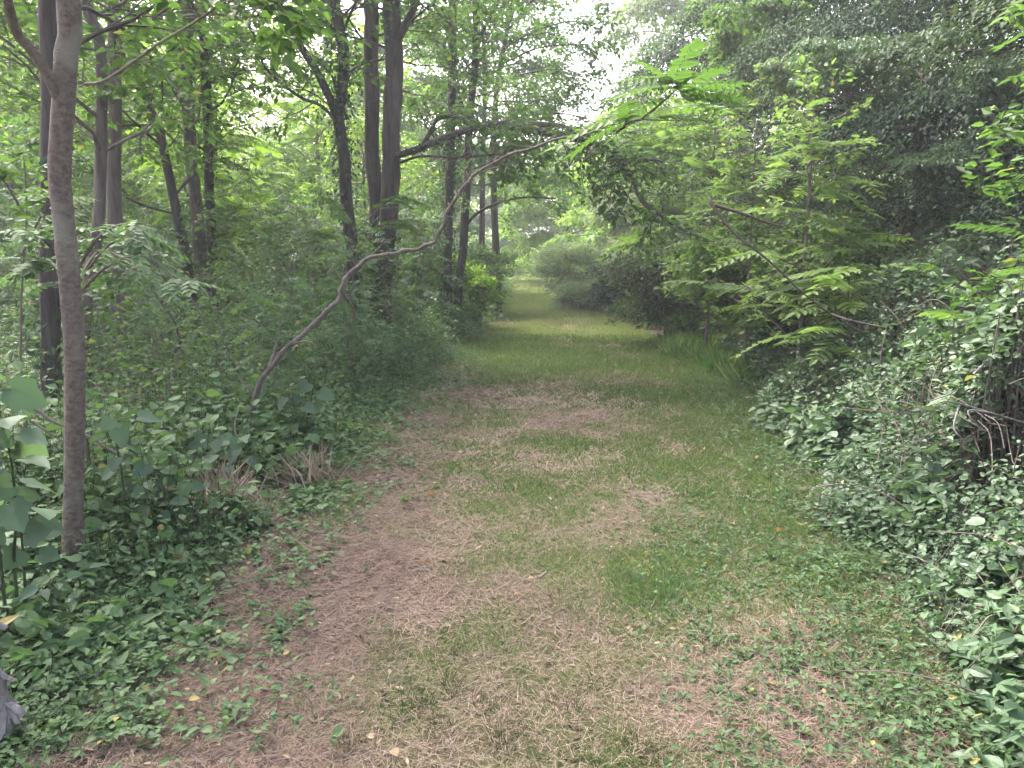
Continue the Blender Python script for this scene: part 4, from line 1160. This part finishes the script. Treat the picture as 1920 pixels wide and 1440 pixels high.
shrub('shrub', 'dense leafy bush below the dark leaning dead stem', at(1400, 500, 11.2)[:2], .95, .9, 2.3, 9000, .085, KITE, 'wood', 521, (.1, .95), lumps=24)
shrub('shrub', 'dense leafy bush behind the clump of tall bright grass', at(1330, 500, 14.0)[:2], 1.0, .9, 2.5, 9000, .09, KITE, 'wood', 522, (.1, .95), lumps=24)
shrub('shrub', 'leafy bush smothered in vines behind the tall yellow green fronds', at(1560, 500, 9.6)[:2], 1.0, .9, 2.2, 9000, .08, KITE, 'wood', 523, (.0, .85), lumps=24)
# ------------------------------------------------------------------ fronded trees of heaven
def heaven_tree(label, loc, H, seed, nf=60, size=(.5, .85), name='tree_of_heaven', r=.03, t0=.2, lat=.5, mat='frond', tone=(.1, .9), lean=(0, 0), spread=.55, branches=8):
    rng = np.random.default_rng(seed)
    c = np.array([loc[0], loc[1], gz1(loc[0], loc[1])])
    root = thing(name, label, 'tree', c)
    tp = smooth_path([c - [0, 0, .05], c + [lean[0] * .2, lean[1] * .2, H * .35], c + [lean[0] * .6, lean[1] * .6, H * .7], c + [lean[0], lean[1], H]], 20)
    rad = np.linspace(r, r * .25, len(tp)); w = Geo(); w.tube(tp, rad, 8, .5, True, .06, rng)
    br = [(tp, .4)]
    for k in range(branches):
        i = int((.25 + .65 * k / branches) * (len(tp) - 1)); az = k * 2.4 + rng.uniform(-.3, .3); L = spread * rng.uniform(.6, 1.2) * (1.25 - k / branches)
        d = np.array([math.cos(az), math.sin(az), 0])
        q = smooth_path([tp[i], tp[i] + d * L * .5 + [0, 0, L * .18], tp[i] + d * L + [0, 0, L * .45]], 8)
        w.tube(q, np.linspace(r * .4, r * .15, len(q)), 5, .5); br.append((q, .3))
    f = Geo()
    for k in range(nf):
        q, s0 = br[int(rng.integers(0, len(br)))]
        t = rng.uniform(s0 if len(q) < 12 else t0, 1.0); i = min(int(t * (len(q) - 1)), len(q) - 1)
        az = k * 2.4 + rng.uniform(-.5, .5)
        X = np.array([math.cos(az), math.sin(az), rng.uniform(-.05, .45)])
        f.emit(FROND[k % 5], [q[i]], [X], [np.array([0, 0, 1.0]) + rng.normal(size=3) * .18], rng.uniform(*size), tone[0] + (tone[1] - tone[0]) * rng.random())
    if H > 2.5:      # broader sprays between the fronds
        tw = grow(rng, w, tp, rad, [dict(n=int(H * 9), t0=.12, t1=.98, len=.8 * (H / 3.2) ** .5, ang=62, up=.1, rad=.008, seg=3, sides=3, wig=.2, short=.5), dict(n=4, t0=.2, t1=1, len=.34, ang=48, rad=.004, seg=2, sides=3, flat=.35, wig=.2, trop=-.05)])
        leaf_up(rng, f, tw, 9, .085 * (H / 3.2) ** .5, [KITE, OVATE], (.05, .85))
    w.build('trunk', BM['green'] if r < .025 else BM['twig'], root, c, True); f.build('crown', LM[mat], root, c)
    return root

p = at(1505, 560, 8.1); heaven_tree('tall yellow green tree with layered fronds rising from the bramble bank', p[:2], 3.15, 601, 72, (.36, .62), r=.03, spread=.75, branches=12)
p = at(1405, 500, 9.8); heaven_tree('fronded young tree standing behind the dark leaning dead stem', p[:2], 3.2, 602, 50, (.36, .6), spread=.7, branches=10)
p = at(1330, 500, 12.0); heaven_tree('fronded young tree above the dark rounded shrub', p[:2], 4.0, 603, 50, (.4, .65), spread=.8, branches=10)
p = at(1590, 560, 7.2); heaven_tree('low fronded sapling spreading flat over the vine mound', p[:2], 1.75, 604, 36, (.5, .75), r=.016, spread=.5, branches=6)
p = at(1960, 470, 5.2); heaven_tree('fronded sapling reaching in past the dark vine draped trees', p[:2], 2.1, 605, 24, (.32, .5), r=.016, tone=(.2, .9), mat='wood', spread=.45, branches=6)
p = at(2000, 300, 5.0); heaven_tree('taller fronded sapling whose top fronds hang by the picture corner', p[:2], 3.2, 606, 30, (.32, .55), r=.02, tone=(.2, .9), mat='wood', t0=.6, spread=.5, branches=6)
p = at(1240, 480, 19.0); heaven_tree('bright fronded tree rising behind the trail bend', p[:2], 5.2, 607, 130, (.7, 1.1), r=.04, spread=1.0, branches=12, mat='bright')

# ------------------------------------------------------------------ dark vine draped trees on the bank
def draped_tree(label, loc, H, seed, n=26000, size=.085, rx=2.2, ry=2.0, clumps=60, cr=1.0, mat='dark', tone=(.05, .95), zlo=.12, T=KITE, r=.12, name='vine_draped_tree', group=None):
    rng = np.random.default_rng(seed)
    c = np.array([loc[0], loc[1], gz1(loc[0], loc[1])])
    root = thing(name, label, 'tree', c, group)
    tp = smooth_path([c - [0, 0, .1], c + [rng.normal() * .1, rng.normal() * .1, H * .35], c + [rng.normal() * .25, rng.normal() * .25, H * .7], c + [rng.normal() * .3, rng.normal() * .3, H]], 24)
    rad = np.linspace(r, r * .25, len(tp)); w = Geo(); w.tube(tp, rad, 10, .5, True, .12, rng)
    C = []; tw = []
    for k in range(clumps):
        t = zlo + (1 - zlo) * (k + rng.random()) / clumps
        az = k * 2.4 + rng.uniform(-.5, .5)
        prof = math.sin(PI * min(1, .18 + .8 * t)) ** .6
        q = rng.uniform(.4, 1.0) ** .6
        i = min(int(t * (len(tp) - 1)), len(tp) - 2)
        e = tp[i] + np.array([math.cos(az) * rx * prof * q, math.sin(az) * ry * prof * q, rng.uniform(-.1, .35)])
        C.append(np.append(e, rng.uniform(.38, .95) * cr))
        m = (tp[i] + e) / 2 + [0, 0, rng.uniform(.05, .3)]
        pth = smooth_path([tp[i], m, e], 8); w.tube(pth, np.linspace(r * .32, r * .09, len(pth)), 5, .5)
        tw.append(pth)
    C = np.array(C)
    wgt = C[:, 3] ** 2; wgt /= wgt.sum()
    i = rng.choice(clumps, n, p=wgt)
    d = nrm(rng.normal(size=(n, 3))); d[:, 2] = np.where(d[:, 2] < -.12, -d[:, 2] * .8, d[:, 2])
    rr = rng.random(n) ** .33
    drape = rng.random(n) < .18
    P = C[i, :3] + d * (C[i, 3] * rr)[:, None] * np.array([1.25, 1.25, .40])
    rim = np.linalg.norm((P - C[i, :3])[:, :2], axis=1) / C[i, 3]
    P[:, 2] -= .35 * C[i, 3] * rim ** 2 + drape * rng.random(n) * .5 * rim
    P += rng.normal(size=(n, 3)) * .03
    P[:, 2] = np.maximum(P[:, 2], c[2] + .05)
    X = nrm(np.column_stack([d[:, :2] * .8, -.25 - .3 * rng.random(n)]) + rng.normal(size=(n, 3)) * .4)
    N = nrm(d * .6 + np.array([0, 0, .8]) + rng.normal(size=(n, 3)) * .26)
    cl = rng.random(clumps)[i]
    a = tone[0] + (tone[1] - tone[0]) * np.clip(.95 * cl ** 1.3 + .3 * rng.random(n) - .1, 0, 1); a = np.where(rng.random(n) < .004, 1, a)  # strong clump tones imitate shaded hollows by leaf colour
    f = Geo(); f.emit(T, P, X, N, size * (.55 + .8 * rng.random(n)), a)
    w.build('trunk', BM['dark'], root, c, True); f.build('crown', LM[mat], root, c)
    return root

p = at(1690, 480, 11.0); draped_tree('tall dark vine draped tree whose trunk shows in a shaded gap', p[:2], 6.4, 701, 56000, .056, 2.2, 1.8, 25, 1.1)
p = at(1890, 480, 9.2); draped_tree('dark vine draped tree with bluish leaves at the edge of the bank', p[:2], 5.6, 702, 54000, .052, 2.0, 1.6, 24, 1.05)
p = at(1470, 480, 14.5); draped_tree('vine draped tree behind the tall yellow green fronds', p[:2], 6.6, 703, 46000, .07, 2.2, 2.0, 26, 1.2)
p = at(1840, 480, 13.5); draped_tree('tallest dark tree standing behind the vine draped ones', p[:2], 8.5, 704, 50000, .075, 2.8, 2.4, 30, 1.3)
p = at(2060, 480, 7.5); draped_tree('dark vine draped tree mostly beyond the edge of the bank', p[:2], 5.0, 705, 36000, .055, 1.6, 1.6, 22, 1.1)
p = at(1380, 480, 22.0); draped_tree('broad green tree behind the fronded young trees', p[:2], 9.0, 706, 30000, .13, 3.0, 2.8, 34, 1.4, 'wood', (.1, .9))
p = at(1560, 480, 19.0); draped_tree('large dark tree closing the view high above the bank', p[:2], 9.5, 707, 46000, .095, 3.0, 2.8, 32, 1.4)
p = at(1290, 480, 31.0); draped_tree('hazy pale green tall tree beside the gap of sky', p[:2], 12.5, 708, 28000, .18, 3.3, 3.0, 34, 1.5, 'pale', (.1, .9))
p = at(1180, 480, 36.0); draped_tree('bright green rounded tree below the gap of sky', p[:2], 7.5, 709, 22000, .2, 3.6, 3.2, 34, 1.4, 'bright', (.1, .9))
p = at(1065, 480, 42.0); draped_tree('bright green tree over the narrow far trail', p[:2], 7.0, 710, 20000, .22, 3.6, 3.4, 34, 1.4, 'bright', (.0, .8))
p = at(1010, 480, 70.0); draped_tree('dull green tree closing off the far end of the trail', p[:2], 8.5, 711, 20000, .3, 5, 4.5, 36, 1.8, 'wood')
p = at(905, 480, 60.0); draped_tree('shady tree at the wooded side of the far end of the trail', p[:2], 9.5, 712, 20000, .3, 4.5, 4.5, 36, 1.8, 'wood')
p = at(930, 480, 34.0); draped_tree('leafy tree leaning towards the sky gap from the woodland side', p[:2] + np.array([-4.0, 0]), 11.5, 713, 26000, .17, 3.2, 3.0, 50, 1.0, 'wood', (.2, .95), zlo=.15)
def vine_shelf(label, px, py, d, rx, ry, h, n, size, seed, mat='bramble', tone=(.1, .9)):
    # vine heaped over a bough: lit look put into paler leaves, strands hang below
    rng = np.random.default_rng(seed)
    c = at(px, py, d); root = thing('hanging_vine', label, 'vine', c)
    k = 16
    L = np.column_stack([rng.uniform(-1, 1, k) * rx * .8, rng.uniform(-1, 1, k) * ry * .8, rng.uniform(-.35, .35, k) * h, rng.uniform(.2, .42, k) * (rx + h) * .5])
    i = rng.integers(0, k, n); dd = nrm(rng.normal(size=(n, 3))); dd[:, 2] = np.abs(dd[:, 2]) - .15
    P = L[i, :3] + dd * (L[i, 3] * rng.random(n) ** .4)[:, None] * np.array([1.2, 1.2, .7])
    hang = rng.random(n) < .16; P[:, 2] -= hang * rng.random(n) ** 1.5 * h * 1.1
    X = nrm(np.column_stack([dd[:, :2], -.4 - .4 * rng.random(n)]) + rng.normal(size=(n, 3)) * .4); N = nrm(dd * .5 + np.array([0, 0, .8]) + rng.normal(size=(n, 3)) * .35)
    cl = rng.random(k)[i]; a = tone[0] + (tone[1] - tone[0]) * (.5 * cl + .5 * rng.random(n)); a = np.where(rng.random(n) < .006, 1, a)
    f = Geo(); f.emit(KITE, P + c, X, N, size * (.5 + .9 * rng.random(n)), a); f.build('foliage', LM[mat], root, c)
    w = Geo()
    for j in range(k):
        q = smooth_path([c + np.array([rng.normal() * .1, .35, -h * .8]), c + L[j, :3] * .5 + [0, .15, .05], c + L[j, :3]], 8); w.tube(q, np.linspace(.012, .004, len(q)), 5, .5)
    w.build('stem', BM['twig'], root, c)
vine_shelf('broad pale shelf of vine leaves high on the dark vine draped trees', 1620, 118, 9.3, .95, .6, .42, 7000, .055, 751)
vine_shelf('rounded heap of vine leaves beside the shaded hollow in the dark trees', 1770, 205, 8.6, .55, .5, .55, 5000, .05, 752)
vine_shelf('lower drape of vine leaves under the rounded heap in the dark trees', 1815, 305, 8.2, .6, .5, .4, 5000, .05, 753)
vine_shelf('small pale yellowish vine heap above the tall yellow green fronds', 1485, 145, 10.5, .5, .5, .4, 4000, .06, 754, 'pale', (.1, .8))
vine_shelf('vine curtain hanging near the top of the dark trees by the picture edge', 1890, 150, 8.0, .5, .5, .7, 5000, .05, 755, 'bramble', (0, .7))
vine_shelf('hazy green vine mass at the top between sky gap and dark trees', 1400, 60, 13.0, 1.0, .8, .8, 7000, .085, 756, 'wood', (.2, .95))
# overhanging leafy branch against the sky
def overhang():
    rng = np.random.default_rng(730)
    c = at(935, 480, 21.0); c[2] = gz1(c[0], c[1])
    root = thing('leaning_tree', 'tree whose bluish leafy boughs reach across the gap of sky', 'tree', c)
    tp = smooth_path([c - [0, 0, .1], at(925, 330, 21), at(930, 180, 20.5), at(950, 60, 20), at(985, -120, 19.5)], 26)
    rad = np.linspace(.11, .03, len(tp)); w = Geo(); w.tube(tp, rad, 9, .5, True, .1, rng)
    f = Geo()
    for q in ([(945, 90, 20), (1000, 60, 19.6), (1070, 40, 19.2), (1130, 55, 19)], [(935, 150, 20.3), (1000, 135, 20), (1060, 130, 19.6), (1100, 150, 19.4)], [(950, 60, 20), (1010, -10, 19.6), (1100, -40, 19), (1150, 10, 18.8)], [(930, 190, 20.5), (990, 190, 20), (1050, 185, 19.8)], [(935, 230, 20.4), (1000, 215, 20), (1070, 215, 19.6), (1130, 235, 19.3)], [(940, 120, 20.2), (1010, 90, 19.8), (1080, 85, 19.4), (1120, 100, 19.2)]):
        lp = smooth_path([at(*a) for a in q], 14); lr = np.linspace(.03, .01, len(lp)); w.tube(lp, lr, 6, .5)
        tw = grow(rng, w, lp, lr, [dict(n=14, t0=.15, t1=1, len=.95, ang=52, rad=.01, seg=3, sides=3, wig=.2), dict(n=5, t0=.2, t1=1, len=.5, ang=50, rad=.005, seg=2, sides=3, wig=.2, trop=-.05)])
        leaf_up(rng, f, tw, 9, .125, KITE, (.05, .75))
    w.build('trunk', BM['dark'], root, c, True); f.build('crown', LM['wood'], root, c)
overhang()
p = at(975, 480, 26.0); draped_tree('hazy green tree filling the canopy just beside the gap of sky', p[:2] + np.array([-1.3, 0]), 11.0, 714, 22000, .15, 2.6, 2.4, 40, 1.1, 'wood', (.2, .95), zlo=.35)

# ------------------------------------------------------------------ far wood as one mass
g = Geo(); rng = np.random.default_rng(800)
n = 900
az = rng.uniform(-42, 40, n); az = np.where(rng.random(n) < .5, az, np.sign(az) * np.abs(az))
d = rng.uniform(46, 105, n)
cx = d * np.sin(np.radians(az - YAW)); cy_ = d * np.cos(np.radians(az - YAW))
hw = np.where(np.abs(az - 2) < 9, 8.0, 15.0)
cz = rng.random(n) ** 1.1 * hw
clear = np.abs(cx - centre(cy_)) > np.where(cy_ < 88, 4.2, 0)
gap = (np.abs(az - 4.5) < 4.5) & (cz > 7.5)
k = clear & ~gap
cx, cy_, cz, d = cx[k], cy_[k], cz[k], d[k]; n = len(cx)
per = 150
i = np.repeat(np.arange(n), per)
dd = nrm(rng.normal(size=(n * per, 3)))
P = np.stack([cx, cy_, cz], 1)[i] + dd * (rng.random(n * per) ** .4 * 2.3)[:, None] * np.array([1.2, 1.2, .75])
k = P[:, 2] > 0; P, dd, i = P[k], dd[k], i[k]
a = np.clip(.1 + .4 * rng.random(n)[i] + .4 * rng.random(len(P)), 0, .93)
g.emit(KITE, P, nrm(dd + rng.normal(size=dd.shape) * .5), nrm(dd * .5 + np.array([0, 0, .7]) + rng.normal(size=dd.shape) * .3), .42 * (.6 + .7 * rng.random(len(P))), a)
tag(g.build('distant_forest', LM['bright']), 'far off sunlit woodland closing the view beyond the trail', 'forest', kind='stuff')

# ================================================================== NEAR LEFT DETAILS
def stalk_plant(label, stalks, leaf, T, mat, seed, name='broadleaf_plant', cat='plant', tone=(.2, .8), per=8, tilt=.35, face=(.35, -.55, .75)):
    """stalks: lists of (px, py, dist); big leaves held on petioles facing the light of the trail"""
    rng = np.random.default_rng(seed)
    f, w = Geo(), Geo(); b0 = None
    for st in stalks:
        pth = smooth_path([at(*q) for q in st], 14)
        b = pth[0].copy(); b[2] = gz1(b[0], b[1]) - .02
        pth = np.vstack([b, pth]) if pth[0][2] > b[2] + .1 else pth
        pth = smooth_path(pth[::2] if len(pth) > 8 else pth, 18)
        if b0 is None: b0 = b
        w.tube(pth, np.linspace(.008, .003, len(pth)), 6, .5)
        for k in range(per):
            t = .25 + .75 * (k + rng.random() * .8) / per
            i = min(int(t * (len(pth) - 1)), len(pth) - 1); p = pth[i]
            az = k * 2.4 + rng.uniform(-.5, .5); pet = leaf * rng.uniform(.35, .8)
            d = np.array([math.cos(az), math.sin(az), .25]); e = p + d * pet
            w.tube(np.array([p, (p + e) / 2 + [0, 0, pet * .1], e]), .0022, 4, .5)
            X = nrm(np.array([d[0], d[1], -.35]) + rng.normal(size=3) * .25)
            N = nrm(np.array(face) + rng.normal(size=3) * tilt)
            f.emit(T, [e], [X], [N], leaf * rng.uniform(.7, 1.2), tone[0] + (tone[1] - tone[0]) * rng.random())
    root = thing(name, label, cat, b0)
    w.build('stem', BM['green'], root, b0, True); f.build('foliage', LM[mat], root, b0, True)
    return root

stalk_plant('vine with very large lobed leaves climbing beside the smooth grey trunk', [[(0, 1060, 3.0), (-5, 900, 2.95), (0, 780, 2.9), (-15, 690, 2.85)], [(25, 1070, 3.1), (30, 960, 3.0), (20, 860, 2.95), (5, 800, 2.9)], [(-60, 1080, 2.9), (-50, 900, 2.85), (-60, 740, 2.8)], [(45, 1080, 3.2), (40, 1000, 3.15), (30, 930, 3.1)]], .115, LOBED, 'broad', 901, 'large_leaved_vine', 'vine', per=10, tilt=.6)
stalk_plant('broad leaved seedling growing right at the foot of the grey trunk', [[(130, 1150, 3.3), (150, 1100, 3.28), (140, 1070, 3.25)], [(90, 1150, 3.2), (80, 1110, 3.15), (100, 1090, 3.1)]], .085, OVATE, 'broad', 902, per=9, face=(.2, -.4, .9))
stalk_plant('upright seedling with heart shaped leaves beyond the bent sapling', [[(570, 860, 6.3), (575, 800, 6.3), (585, 740, 6.3), (590, 705, 6.3)], [(545, 850, 6.2), (555, 790, 6.2), (548, 745, 6.2)]], .125, HEART, 'broad', 903, per=8, face=(.3, -.6, .7))
stalk_plant('leafy shoot with pointed pale leaves in front of the bent sapling foot', [[(400, 900, 5.0), (410, 850, 5.0), (395, 820, 4.95)], [(440, 890, 5.2), (448, 840, 5.2), (440, 815, 5.2)]], .12, HEART, 'broad', 904, per=6, face=(.2, -.5, .8))
stalk_plant('tall shoot with drooping pointed leaves leaning out past the grey trunk', [[(240, 1050, 3.9), (230, 900, 3.9), (215, 800, 3.85), (250, 790, 3.8)], [(270, 1050, 4.1), (280, 930, 4.1), (300, 850, 4.0)]], .105, HEART, 'broad', 905, per=9, face=(.2, -.5, .8))
stalk_plant('rounded leafy shoot at the woodland edge by the brown stick', [[(330, 1020, 4.2), (325, 960, 4.15), (340, 910, 4.1)], [(290, 1040, 4.0), (285, 980, 4.0), (300, 940, 3.95)]], .09, ROUND, 'broad', 906, per=9, face=(.2, -.4, .85))

def ash_spray(label, boughs, seed, leaf=.17, mat='under', name='ash_sapling', T=ASH, per=12):
    rng = np.random.default_rng(seed); f, w = Geo(), Geo(); b0 = None
    for q in boughs:
        pth = smooth_path([at(*a) for a in q], 16)
        if b0 is None:
            b = pth[0].copy(); b[2] = gz1(b[0], b[1]) - .03; b0 = b
            pth = smooth_path(np.vstack([b, pth[::3], pth[-1]]), 24)
        w.tube(pth, np.linspace(.010, .003, len(pth)), 5, .5)
        for k in range(per):
            t = .35 + .65 * (k + .5) / per; i = min(int(t * (len(pth) - 1)), len(pth) - 2)
            d = nrm(pth[i + 1] - pth[i]); s = nrm(np.cross(d, [0, 0, 1])) * (1 if k % 2 else -1)
            f.emit(T[k % len(T)], [pth[i]], [d * .7 + s + [0, 0, rng.uniform(-.25, .1)]], [np.array([.1, -.3, 1]) + rng.normal(size=3) * .2], leaf * rng.uniform(.75, 1.15), rng.uniform(.2, .9))
    root = thing(name, label, 'sapling', b0)
    w.build('stem', BM['twig'], root, b0, True); f.build('foliage', LM[mat], root, b0)
ash_spray('ash sapling with layered sprays reaching past the grey trunk', [[(150, 700, 4.4), (140, 560, 4.35), (120, 470, 4.3), (100, 420, 4.2)], [(140, 540, 4.35), (210, 455, 4.35), (290, 440, 4.3)], [(140, 560, 4.35), (90, 490, 4.3), (40, 500, 4.2)], [(140, 560, 4.35), (200, 500, 4.2), (270, 480, 4.1), (330, 520, 4.0), (370, 525, 3.95)], [(135, 520, 4.35), (190, 440, 4.2), (250, 420, 4.1), (285, 455, 4.05)], [(130, 500, 4.3), (70, 440, 4.15), (20, 430, 4.0)], [(140, 540, 4.35), (190, 470, 4.5), (260, 510, 4.4), (300, 560, 4.3)]], 911)
ash_spray('thin sapling with compound leaves behind the grey trunk by the picture edge', [[(40, 700, 5.2), (40, 560, 5.2), (50, 400, 5.1), (45, 300, 5)], [(40, 480, 5.1), (80, 400, 5), (110, 360, 4.9)], [(45, 400, 5.1), (0, 330, 5), (-40, 320, 4.9)]], 912, .2, 'wood')
ash_spray('feathery locust shoot in front of the twin trunk', [[(690, 640, 11.6), (670, 500, 11.5), (660, 420, 11.4), (620, 370, 11.3)], [(665, 440, 11.4), (720, 380, 11.2), (760, 365, 11.1)], [(668, 470, 11.4), (720, 420, 11.2), (770, 410, 11.1)], [(670, 500, 11.4), (620, 440, 11.3), (590, 430, 11.2)]], 913, .42, 'wood', 'locust_sapling', FROND)

# lianas and thin crooked stems in the undergrowth
branch('crooked_vine', 'dark crooked vine looping above the undergrowth beside the paired trunks', 'vine', [(368, 745, 7.6), (345, 715, 7.6), (322, 685, 7.6), (330, 655, 7.6), (338, 640, 7.6), (325, 600, 7.6), (300, 565, 7.6), (280, 530, 7.6)], 7, 3, 'dark',
       [[(338, 640, 7.6), (370, 600, 7.5), (395, 560, 7.5), (412, 530, 7.5)], [(335, 650, 7.6), (362, 690, 7.5), (366, 720, 7.5)]], 21, 7.6)
branch('crooked_vine', 'thin bare stem curving down in front of the leaning pair of trunks', 'vine', [(388, 735, 7.2), (405, 690, 7.2), (404, 640, 7.2), (385, 605, 7.2), (365, 570, 7.2), (345, 540, 7.2)], 4, 3, 'twig', (), 22, 7.2)
branch('dead_branch', 'brown bare branch running down behind the grey trunk', 'branch', [(30, 755, 3.9), (60, 763, 3.9), (100, 790, 3.9), (160, 815, 3.9), (200, 840, 3.9), (235, 860, 3.9)], 7, 4, 'twig', [[(60, 790, 3.9), (90, 810, 3.9), (120, 830, 3.9)]], 23, 3.9)
branch('thin_sapling', 'thin bare twiggy stem standing by the heart leaved seedling', 'sapling', [(440, 880, 5.4), (448, 840, 5.4), (440, 800, 5.4), (448, 760, 5.4)], 4, 2, 'vine', (), 24, 5.4)

# peeling grey stump at the very edge
def stump():
    rng = np.random.default_rng(950)
    c = at(0, 1335, 2.35); c[2] = gz1(c[0], c[1])
    root = thing('dead_stump', 'weathered grey dead stump with peeling curled bark at the near woodland edge', 'stump', c)
    pth = smooth_path([c - [0, 0, .05], c + [.01, 0, .12], c + [-.03, .01, .28], c + [-.05, .01, .50]], 16)
    g = Geo(); g.tube(pth, np.linspace(.034, .022, len(pth)), 14, .5, True, .35, rng); g.build('core', BM['deadcore'], root, c, True)
    b = Geo()
    for k in range(22):      # curled flakes of bark
        p = pth[int(rng.integers(2, len(pth)))]; az = rng.uniform(-2.2, 1.0)
        o = np.array([math.cos(az), math.sin(az), 0]); t = np.array([-o[1], o[0], 0]); L = rng.uniform(.06, .15); wd = rng.uniform(.010, .024)
        rows = []
        for s in np.linspace(0, 1, 5):
            curl = .055 * s * s * rng.uniform(.7, 1.3)
            for u in (-1, 0, 1):
                rows.append(p + o * (.032 + curl - .012 * abs(u)) + t * wd * u * (1 - .35 * s) + np.array([0, 0, -L * s + rng.normal() * .004]))
        rows = np.array(rows); n = len(rows); th = rows - o * .004
        v = np.vstack([rows, th]); lo, sz = [], []
        for r_ in range(4):
            for u in range(2):
                a = r_ * 3 + u; lo += [a, a + 1, a + 4, a + 3, n + a, n + a + 3, n + a + 4, n + a + 1]; sz += [4, 4]
        for r_ in range(4):
            a = r_ * 3; lo += [a, a + 3, n + a + 3, n + a, a + 2, n + a + 2, n + a + 5, a + 5]; sz += [4, 4]
        b.add(v, lo, sz, .5)
    b.build('bark', BM['dead'], root, c)
stump()

# dry grass clumps at the woodland edge
for (px, py, lab, s) in [(425, 945, 'bleached dry grass clump by the brown stick at the woodland edge', 1), (590, 905, 'thin dry grass clump at the dirt edge below the bent sapling', 2), (440, 985, 'straw coloured tuft with green blades at the woodland edge', 3)]:
    q = gp(px, py); g = Geo(); r_ = np.random.default_rng(s + 70)
    n = 160; p = q[:2] + r_.normal(size=(n, 2)) * .09
    X = np.column_stack([r_.normal(size=n) * .5 - .35, r_.normal(size=n) * .4, np.full(n, .8)])
    az = r_.random(n) * 6.28
    g.emit(BLADE, np.column_stack([p, gz(p[:, 0], p[:, 1])]), X, np.stack([np.cos(az), np.sin(az), .2 + 0 * az], 1), .16 + .2 * r_.random(n), .5 + .5 * r_.random(n), .55)
    tag(g.build('dry_grass_clump', LM['straw'], None, q), lab, 'grass tuft')

# fallen leaves one can point at
FL = [(470, 1035, .05, .1, 'bright yellow fallen leaf at the woodland edge of the trail'), (802, 930, .06, .45, 'orange brown fallen leaf on turf below the bent sapling'), (868, 848, .06, .95, 'pale curled leaf beside the twig mid trail'),
      (1320, 846, .07, .12, 'yellow fallen leaf on grass by the bank side of the trail'), (1396, 817, .07, .42, 'orange fallen leaf close under the brambles'), (1455, 1001, .06, .2, 'golden fallen leaf at the edge of the weedy patch'),
      (1322, 976, .055, .1, 'yellow fallen leaf on dry thatch near the weedy patch'), (338, 1219, .06, .8, 'brown curled fallen leaf among low weeds'), (745, 1425, .055, .8, 'long pale dead leaf at the near edge of the trail'),
      (845, 1183, .05, .95, 'pale straw leaf on the bare brown thatch'), (786, 1058, .04, .5, 'small orange leaf fragment on brown thatch'), (965, 1118, .05, .95, 'narrow pale leaf lying flat near the green tuft'), (1440, 1290, .045, .75, 'tan dead leaf in the weeds below the bank'), (1665, 965, .05, .6, 'rusty dead leaf at the foot of the brambles')]
for px, py, s, a, lab in FL:
    q = gp(px, py); q[2] += .02; g = Geo(); r_ = np.random.default_rng(int(px))
    az = r_.uniform(0, 6.28)
    g.emit(CURL, [q], [[math.cos(az), math.sin(az), .25]], [np.array([0, -.3, 1]) + r_.normal(size=3) * .35], s * .85, a, r_.uniform(.6, 1))
    tag(g.build('fallen_leaf', LM['fallen'], None, q), lab, 'leaf', 'fallen leaves on the trail')

# ------------------------------------------------------------------ summer haze in the air
g = Geo()
x0, x1, y0, y1, z0, z1 = -760, 760, -760, 760, -1.6, 16.0
g.add([(x0, y0, z0), (x1, y0, z0), (x1, y1, z0), (x0, y1, z0), (x0, y0, z1), (x1, y0, z1), (x1, y1, z1), (x0, y1, z1)],
      [0, 3, 2, 1, 4, 5, 6, 7, 0, 1, 5, 4, 1, 2, 6, 5, 2, 3, 7, 6, 3, 0, 4, 7], [4] * 6, .5)
m, nt, out = new_mat("summer_haze")
pv = nt.nodes.new("ShaderNodeVolumePrincipled")
pv.inputs['Color'].default_value = (.93, .96, 1, 1); pv.inputs['Density'].default_value = HAZE; pv.inputs['Anisotropy'].default_value = .3
nt.links.new(pv.outputs[0], out.inputs['Volume'])
tag(g.build('haze', m), 'thin pale summer haze hanging in the wood', 'haze', kind='stuff')
